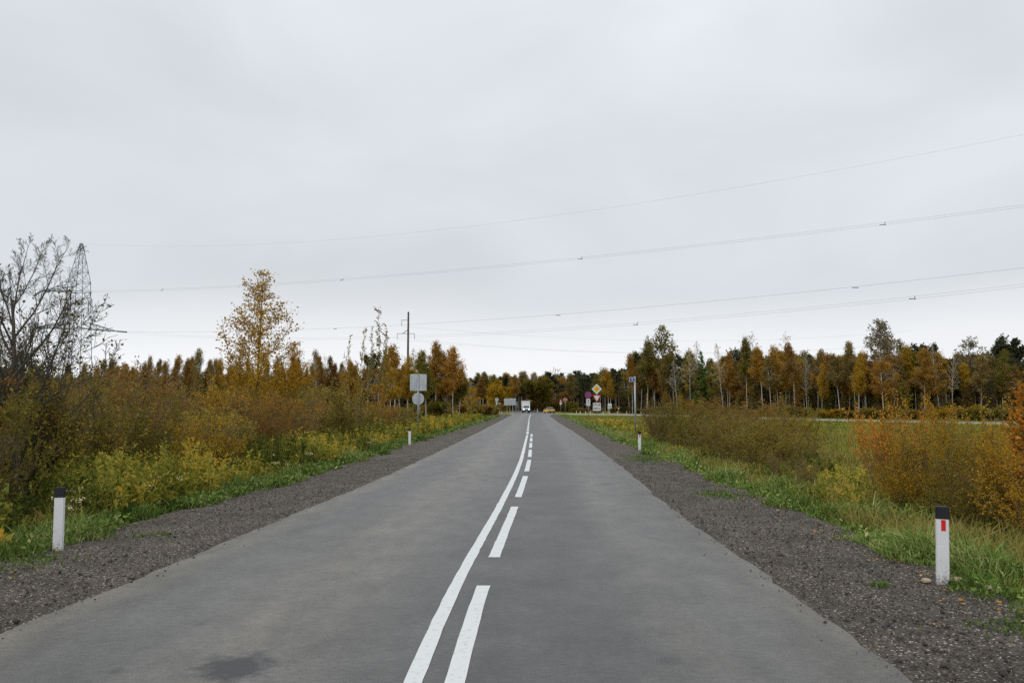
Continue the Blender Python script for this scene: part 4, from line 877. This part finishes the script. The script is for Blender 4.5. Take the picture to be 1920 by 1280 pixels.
# back of two plates on one pole, left
Y = 46; o = sign('road_sign', 784.3, Y, 'pole with grey backs of a square plate and a round plate, left verge'); pole(o, zc(701, Y), .04)
p = plate(o, 'square_plate', rect(0, zc(715.5, Y), 1.0, 1.0), SIGNBACK, .045)
bm = bmesh.new(); bx(bm, (0, .025, zc(715.5, Y)), (.11, .025, .98)); part('bracket', bm, ZINC, p)
p = plate(o, 'round_plate', ngon(0, zc(746, Y), .36, 40), SIGNBACK, .045)
bm = bmesh.new(); bx(bm, (0, .025, zc(746, Y)), (.11, .025, .70)); part('bracket', bm, ZINC, p)
# kilometre sign
Y = 48; o = sign('kilometre_sign', 1190, Y, 'tall grey pole with a small blue kilometre plate at its top'); pole(o, zc(704, Y), .055)
p = plate(o, 'white_plate', rect(-.17, zc(710, Y), .37, .28, .03), SWHITE, -.06); b = plate(p, 'blue_field', rect(-.17, zc(710, Y), .32, .23, .025), SBLUE, -.067, .003); text(p, '9', -.17, zc(710, Y), .22, -.074, SWHITE)
# priority + yield + STOP 250 m
Y = 76; o = sign('road_sign', 1118.5, Y, 'pole with yellow priority diamond, yield triangle and STOP 250 m plate'); pole(o, zc(721, Y), .04)
z0 = zc(729, Y); p = plate(o, 'diamond_plate', ngon(0, z0, .51, 4), SWHITE); plate(p, 'yellow_diamond', ngon(0, z0, .33, 4), SYELLOW, -.052, .003)
bm = bmesh.new(); prism(bm, [(-.2, -.3), (-.145, -.33), (.2, .3), (.145, .33)], -.057, -.06); 
s = part('grey_bar', bm, plain('grey_sign_bar', (.28, .2, .02), .5), p); s.location = (0, 0, z0); s.scale = (.8, 1, .42)
z1 = zc(746, Y); p = plate(o, 'yield_plate', tri(0, z1 + .06, .90, False), SRED); plate(p, 'white_triangle', tri(0, z1 + .06, .60, False), SWHITE, -.052, .003)
z2 = zc(762, Y); p = plate(o, 'distance_plate', rect(0, z2, .78, .78), SWHITE); text(p, 'STOP', 0, z2 + .17, .30, -.055, BLACK); text(p, '250 m', 0, z2 - .17, .27, -.055, BLACK)
# no stopping
Y = 92; o = sign('road_sign', 1102.5, Y, 'pole with blue and red no-stopping disc above a white arrow plate'); pole(o, zc(735, Y), .04)
z0 = zc(740, Y); p = plate(o, 'round_plate', ngon(0, z0, .40, 36), SRED); plate(p, 'blue_disc', ngon(0, z0, .32, 36), SBLUE, -.052, .003)
for a in (45, -45):
    bm = bmesh.new(); bx(bm, (0, 0, 0), (.6, .003, .07), Matrix.Rotation(R(a), 3, 'Y')); s = part('red_bar', bm, SRED, p); s.location = (0, -.058 - .003 * (a > 0), z0)
z1 = zc(753.8, Y); p = plate(o, 'arrow_plate', rect(0, z1, .46, .84), SWHITE)
bm = bmesh.new(); prism(bm, [(-.03, .06), (.03, .06), (.03, .2), (.1, .2), (0, .34), (-.1, .2), (-.03, .2)], -.053, -.056); s = part('arrow', bm, BLACK, p); s.location = (0, 0, z1)
text(p, '15', 0, z1 - .08, .26, -.055, BLACK); text(p, 'm', 0, z1 - .29, .2, -.055, BLACK)
# stop octagon far
Y = 182; o = sign('stop_sign', 1059.5, Y, 'red stop sign on a thin pole right of the yellow car'); pole(o, zc(746, Y), .045)
z0 = zc(749, Y); p = plate(o, 'octagon_plate', ngon(0, z0, .5, 8, R(22.5)), SWHITE); plate(p, 'red_octagon', ngon(0, z0, .46, 8, R(22.5)), SRED, -.052, .003); text(p, 'STOP', 0, z0, .34, -.06, SWHITE)
# warning triangle + disc far
Y = 205; o = sign('road_sign', 1051, Y, 'red-bordered warning triangle above a small round sign by the yellow car'); pole(o, zc(749, Y), .05)
z0 = zc(752, Y); p = plate(o, 'triangle_plate', tri(0, z0, .86, True), SRED); plate(p, 'white_triangle', tri(0, z0, .6, True), SWHITE, -.052, .003); text(p, '!', 0, z0 + .03, .3, -.06, BLACK)
z1 = zc(756.6, Y); p = plate(o, 'round_plate', ngon(0, z1, .38, 24), SRED); plate(p, 'white_disc', ngon(0, z1, .31, 24), SWHITE, -.052, .003)
# left of the junction: backs
Y = 215; o = sign('road_sign', 931.5, Y, 'pole with small round plate above a narrow plate, left of the junction'); pole(o, zc(746, Y), .06)
plate(o, 'round_plate', ngon(0, zc(748, Y), .52, 30), SIGNBACK); plate(o, 'narrow_plate', rect(0, zc(755.8, Y), .55, 1.1), SIGNBACK)
Y = 222; o = sign('road_sign', 936.8, Y, 'small upside-down triangle sign right of the round plate pole'); pole(o, zc(757, Y), .05)
plate(o, 'triangle_plate', tri(0, zc(756.8, Y), .8, False), SIGNBACK)
Y = 235; o = sign('direction_board', 956, Y, 'wide blank grey direction board on two legs left of the truck')
zb = zc(753.6, Y); plate(o, 'board', rect(0, zb, 3.55, 2.05, .05), SIGNBACK)
for x in (-.85, .85):
    bm = bmesh.new(); tube(bm, (x, .03, -.2), (x, .03, zb + .9), .07, n=8); part('leg', bm, ZINC, o)
for k in (-.5, 0, .5):
    bm = bmesh.new(); bx(bm, (0, -.06, zb + k), (3.3, .02, .08)); part('rail', bm, ZINC, o)
Y = 240; o = tag(sign('delineator', 969.3, Y, ''), 'thin pale upright pole beside the grey direction board', 'pole'); pole(o, zc(753, Y), .1)
Y = 236; o = tag(sign('delineator', 1007.5, Y, ''), 'short pale post standing beyond the truck on the road edge', 'pole'); bm = bmesh.new(); tube(bm, (0, 0, 0), (0, 0, 1.0), .1); part('post_body', bm, SWHITE, o)
# board by the side road
Y = 190; o = sign('road_sign', 1142.5, Y, 'white upright plate beyond the side road, right of the STOP 250 m plate'); pole(o, zc(762, Y), .05)
p = plate(o, 'white_plate', rect(0, zc(760.4, Y), .95, 1.25), SWHITE); plate(p, 'picture_panel', rect(0, zc(761.8, Y), .5, .6), plain('pale_green_print', (.3, .42, .42), .5), -.052, .003)
Y = 196; o = sign('road_sign', 1159, Y, 'tiny grey inverted triangle sign in front of the dark wood'); pole(o, zc(764, Y), .04); plate(o, 'triangle_plate', tri(0, zc(764.4, Y), .62, False), SIGNBACK)

# ------------------------------------------------------------------ vehicles
def wheel(o, x, y, r, w):
    bm = bmesh.new(); tube(bm, (x - w / 2, y, r), (x + w / 2, y, r), r, n=20); t = part('wheel', bm, BLACK, o)
    bm = bmesh.new(); tube(bm, (x - w / 2 - .01, y, r), (x + w / 2 + .01, y, r), r * .55, n=14); part('rim', bm, ZINC, t)
CARWHITE = plain('white_vehicle_paint', (.68, .68, .68), .35, noise=.03); GLASS = plain('tinted_glass', (.05, .06, .085), .12, noise=.2, nscale=2, spec=.6)
DKGREEN = plain('dark_bumper', (.02, .045, .045), .5); YEL = plain('yellow_car_paint', (.78, .42, .02), .35, noise=.04); DKROOF = plain('dark_roof', (.02, .022, .028), .25, spec=.5)
LAMP = bpy.data.materials.new('lit_headlamp'); LAMP.use_nodes = True
_b = LAMP.node_tree.nodes['Principled BSDF']; _b.inputs['Emission Color'].default_value = (.95, 1, .95, 1); _b.inputs['Emission Strength'].default_value = 1.6
TAIL = plain('red_lamp_glass', (.4, .03, .02), .3)
def profile_body(bm, pts, x0, x1):   # side outline (y,z) swept across x
    a = [bm.verts.new((x0, y, z)) for y, z in pts]; b = [bm.verts.new((x1, y, z)) for y, z in pts]; bm.faces.new(a); bm.faces.new(b[::-1]); n = len(pts)
    for i in range(n): bm.faces.new((a[i], b[i], b[(i + 1) % n], a[(i + 1) % n]))
t = thing('box_truck', 'white box truck with lit headlamps coming up the road at the junction', 'truck', (3.95, 211, .012), R(2))
bm = bmesh.new(); profile_body(bm, [(-.0, .55), (0, 1.02), (.75, 1.22), (1.45, 2.02), (2.1, 2.1), (2.1, .55)], -.98, .98); bmesh.ops.bevel(bm, geom=bm.edges[:], offset=.06, segments=2, affect='EDGES'); cabp = part('cab', bm, CARWHITE, t)
bm = bmesh.new(); a = [(-.82, .83, 1.30), (.82, .83, 1.30), (.76, 1.40, 1.955), (-.76, 1.40, 1.955)]; d = Vector((0, -.75, .66)).normalized() * .03
vs = [bm.verts.new(Vector(p) + d) for p in a]; vb = [bm.verts.new(Vector(p) - d * .6) for p in a]; bm.faces.new(vs); bm.faces.new(vb[::-1])
for i in range(4): bm.faces.new((vs[i], vb[i], vb[(i + 1) % 4], vs[(i + 1) % 4]))
part('windscreen', bm, GLASS, t)
bm = bmesh.new(); bx(bm, (0, 4.2, 2.15), (2.24, 4.1, 2.3), bev=.03); part('cargo_box', bm, CARWHITE, t)
bm = bmesh.new(); bx(bm, (0, 2.13, 3.32), (2.42, .12, .12), bev=.02); part('box_lip', bm, SWHITE, t)
bm = bmesh.new(); bx(bm, (0, -.06, .62), (2.0, .16, .42), bev=.04); part('bumper', bm, DKGREEN, t)
bm = bmesh.new(); bx(bm, (0, -.03, .94), (.9, .08, .2), bev=.02); part('grille', bm, plain('blue_black_grille', (.012, .018, .06), .4), t)
bm = bmesh.new(); bx(bm, (0, -.15, .62), (.52, .012, .11)); part('number_plate', bm, SWHITE, t)
for sx in (-1, 1):
    bm = bmesh.new(); bx(bm, (sx * .72, -.04, .93), (.34, .1, .22), bev=.04); part('headlight', bm, LAMP, t)
    bm = bmesh.new(); bx(bm, (sx * 1.12, .95, 1.6), (.14, .1, .36), bev=.03); m_ = part('mirror', bm, BLACK, t)
    wheel(t, sx * .82, .75, .36, .22); wheel(t, sx * .8, 4.6, .36, .36)
bm = bmesh.new(); bx(bm, (0, 3.6, .7), (.9, 5, .2)); part('chassis', bm, BLACK, t)
c = thing('yellow_car', 'yellow car with dark roof seen from behind, turning at the junction', 'car', (10.3, 199, .012), R(17))
bm = bmesh.new(); profile_body(bm, [(0, .42), (-.02, .8), (.12, 1.0), (1.2, 1.02), (3.0, 1.0), (4.1, .85), (4.25, .6), (4.2, .36), (.1, .34)], -.9, .9); bmesh.ops.bevel(bm, geom=bm.edges[:], offset=.07, segments=2, affect='EDGES'); part('body', bm, YEL, c)
bm = bmesh.new(); pts = [(.35, 1.0), (.8, 1.5), (1.3, 1.62), (2.3, 1.6), (3.1, .99)]; profile_body(bm, pts, -.76, .76)
for v in bm.verts:
    if v.co.z > 1.3: v.co.x *= .84
bmesh.ops.bevel(bm, geom=bm.edges[:], offset=.05, segments=2, affect='EDGES'); part('roof', bm, DKROOF, c)
bm = bmesh.new(); a = [(-.64, .42, 1.1), (.64, .42, 1.1), (.56, .74, 1.46), (-.56, .74, 1.46)]; d = Vector((0, -.75, .66)).normalized() * .02
vs = [bm.verts.new(Vector(p) + d) for p in a]; vb = [bm.verts.new(Vector(p) - d * 2) for p in a]; bm.faces.new(vs); bm.faces.new(vb[::-1])
for i in range(4): bm.faces.new((vs[i], vb[i], vb[(i + 1) % 4], vs[(i + 1) % 4]))
part('rear_window', bm, GLASS, c)
bm = bmesh.new(); bx(bm, (0, -.02, .44), (1.74, .16, .26), bev=.04); part('bumper', bm, BLACK, c)
bm = bmesh.new(); bx(bm, (.1, -.06, .74), (.52, .03, .13)); part('number_plate', bm, SWHITE, c)
for sx in (-1, 1):
    bm = bmesh.new(); bx(bm, (sx * .76, -.02, .82), (.24, .1, .16), bev=.03); part('tail_light', bm, TAIL, c)
    bm = bmesh.new(); bx(bm, (sx * .98, 2.9, 1.08), (.16, .1, .12), bev=.03); part('mirror', bm, SWHITE, c)
    wheel(c, sx * .8, .75, .32, .2); wheel(c, sx * .8, 3.35, .32, .2)

# ------------------------------------------------------------------ power line
TY = 150.0; TX = (141 - 960) / 1440 * TY
tw = thing('transmission_tower', 'steel lattice power line tower rising behind the leafless tree on the left', 'power tower', (TX, TY, -.2))
def lattice(bm, levels, r, k=2):
    """levels: (z, half width x, half depth y)"""
    cs = [[Vector((sx * a, sy * b, z)) for sx, sy in ((-1, -1), (1, -1), (1, 1), (-1, 1))] for z, a, b in levels]
    for lo, hi in zip(cs, cs[1:]):
        for i in range(4):
            j = (i + 1) % 4; tube(bm, lo[i], hi[i], r, n=4); tube(bm, lo[i], hi[j], r * .6, n=4); tube(bm, lo[j], hi[i], r * .6, n=4); tube(bm, hi[i], hi[j], r * .6, n=4)
zt = lambda py: EYE + .2 + (762 - py) / 1440 * TY
bm = bmesh.new(); zs_ = [0, 4, 8, 11.5, zt(640), zt(615), zt(593), zt(568), zt(546), zt(528)]
lattice(bm, [(z, np.interp(z, [0, zt(615), zt(528)], [2.5, 1.72, 1.42]), np.interp(z, [0, zt(615), zt(528)], [2.5, 1.72, 1.42])) for z in zs_], .065); part('lattice_body', bm, STEEL_D, tw)
bm = bmesh.new(); lattice(bm, [(z, np.interp(z, [zt(528), zt(453)], [1.42, .18]), np.interp(z, [zt(528), zt(453)], [1.42, .18])) for z in [zt(528), zt(508), zt(490), zt(472), zt(453)]], .06); part('peak', bm, STEEL_D, tw)
def arm(z, x1, drop):
    bm = bmesh.new(); s = 1 if x1 > 0 else -1; tip = Vector((x1, 0, z + drop))
    for sy in (-1, 1):
        a, b = Vector((s * 1.6, sy * 1.5, z)), Vector((s * 1.6, sy * 1.5, z + 1.3)); tube(bm, a, tip, .08, n=4); tube(bm, b, tip, .065, n=4)
        for f in (.25, .5, .75): tube(bm, a.lerp(tip, f), b.lerp(tip, f), .045, n=4); tube(bm, a.lerp(tip, f), b.lerp(tip, f - .22), .045, n=4)
    for f in (.0, .3, .6): tube(bm, Vector((s * 1.6, -1.5, z)).lerp(tip, f), Vector((s * 1.6, 1.5, z)).lerp(tip, f), .06, n=4)
    part('crossarm', bm, STEEL_D, tw)
arm(zt(546), -7.2, .3); arm(zt(616), -8.4, .3); arm(zt(616), 7.8, -.5)
UL, LL, LR = Vector((TX - 7.2, TY, zt(546) + .1)), Vector((TX - 8.4, TY, zt(616) + .1)), Vector((TX + 7.8, TY, zt(616) - .7)); PK = Vector((TX, TY, zt(453) - .2))
def chain(p, q):
    bm = bmesh.new(); p = Vector(p) - Vector((TX, TY, -.2)); q = Vector(q) - Vector((TX, TY, -.2)); n = 11
    tube(bm, p, q, .03, n=5)
    for i in range(n):
        c_ = p.lerp(q, (i + .5) / n); e = (q - p).normalized() * .05; tube(bm, c_ - e, c_ + e, .16, .09, n=8)
    part('insulator_string', bm, GLASSY, tw)
def wire_curve(A, pts, n=90):
    """A at the tower, pts: two more points the wire runs through; parabola in height over a straight plan"""
    P = [A] + pts; s = [(p - A).xy.length for p in P]; co = np.polyfit(s, [p.z for p in P], 2); B = P[-1]; e = 1.35
    out = []
    for i in range(n):
        f = i / (n - 1) * e; q = A.lerp(B, f); out.append(Vector((q.x, q.y, float(np.polyval(co, s[-1] * f)))))
    return out
def cable(path, r, off, parent):
    S = [(np.array(a + off), np.array(b + off), r, r) for a, b in zip(path, path[1:])]; v, q = tubes(S, 5); return link('wire', mesh_np('wire', v, q, WIRE_M), parent)
def powerline(label, A, mid, end, r, twin, spacers, start=None):
    r *= .5
    w = thing('power_cable', label, 'power cable', (0, 0, 0), 0, 'overhead power cables crossing the road'); path = wire_curve(A, [mid, end])
    perp = Vector((.4, .6, .7)).normalized() * (.2 if twin else .001)
    cable(path, r, perp, w)
    if twin: cable(path, r, -perp, w)
    for px in spacers:
        a = (px - 960) / 1440; p = min(path, key=lambda p: abs(p.x / p.y - a)); bm = bmesh.new(); tube(bm, p - perp * 1.3, p + perp * 1.3, .03, n=6); dd = (path[5] - path[4]).normalized() * .5; tube(bm, p - dd - Vector((0, 0, .12)), p + dd * .2 - Vector((0, 0, .12)), .035, n=6); part('spacer', bm, BLACK, w)
q1 = UL + Vector((2.6, -1.8, -.6)); q2 = LL + Vector((2.6, -1.8, -.5)); q3 = LR + Vector((3.0, -2, -.35))
chain(UL, UL + Vector((-3.0, 2, -.9))); chain(UL, q1); chain(LL, q2); chain(LR, q3)
powerline('thin topmost ground wire from the tower peak to the upper right', PK, atd(960, 411.5, 96), atd(1920, 252, 68), .012, False, [])
powerline('upper twin power cable from the tower upper arm, below the thin ground wire', q1, atd(960, 502, 100), atd(1920, 386, 71), .016, True, [296, 647, 1076, 1651])
powerline('dark power cable with spacers, third cable counted from the top', q2, atd(960, 600, 100), atd(1920, 502, 71), .019, False, [620, 1055, 1632])
powerline('lowest twin power cable just below the dark third one', q3, atd(960, 617.5, 94), atd(1920, 535, 67), .014, True, [1180, 1732])
# concrete pole
PY = 128.0; PX = (764.5 - 960) / 1440 * PY; pz = lambda py: EYE + (762 - py) / 1440 * PY + .2
o = thing('utility_pole', 'tall brown concrete power pole with crossarms behind the blank square sign', 'utility pole', (PX, PY, -.2))
bm = bmesh.new(); tube(bm, (0, 0, 0), (0, 0, pz(584)), .23, .15, n=10); part('shaft', bm, CONC, o, True)
def pole_arm(x0, x1, py, ins):
    bm = bmesh.new(); bx(bm, ((x0 + x1) / 2, -.2, pz(py)), (abs(x1 - x0), .07, .08)); a = part('crossarm', bm, STEEL_D, o)
    for x in ins:
        bm = bmesh.new(); tube(bm, (x, -.2, pz(py)), (x, -.2, pz(py) - .95), .03, n=6)
        for k in range(5): tube(bm, (x, -.2, pz(py) - .25 - k * .15), (x, -.2, pz(py) - .29 - k * .15), .065, n=8)
        part('insulator', bm, GLASSY, a)
pole_arm(-1.12, .0, 600, [-1.08]); pole_arm(-1.85, 1.15, 625.5, [-1.8, 1.1])
bm = bmesh.new(); tube(bm, (-.9, -.22, pz(625.5)), (-.1, -.22, pz(618.5)), .06, n=6); part('brace', bm, STEEL_D, o)
def plain_wire(label, a, b, sag, r):
    w = thing('power_cable', label, 'power cable', (0, 0, 0), 0, 'cables of the concrete pole'); S = []; n = 40
    P = [a.lerp(b, i / n) - Vector((0, 0, sag * 4 * (i / n) * (1 - i / n))) for i in range(n + 1)]
    v, q = tubes([(np.array(p), np.array(q_), r, r) for p, q_ in zip(P, P[1:])], 4); link('wire', mesh_np('wire', v, q, WIRE_M), w)
for x, py, nm in ((-1.08, 611, 'upper'), (-1.8, 636.5, 'lower left'), (1.1, 636.5, 'lower right')):
    a = Vector((PX + x, PY - .2, pz(py) - .2)); plain_wire(f'faint thin cable from the {nm} insulator of the concrete pole', a, a + Vector((95, 18, 1.0)), 2.2, .007)
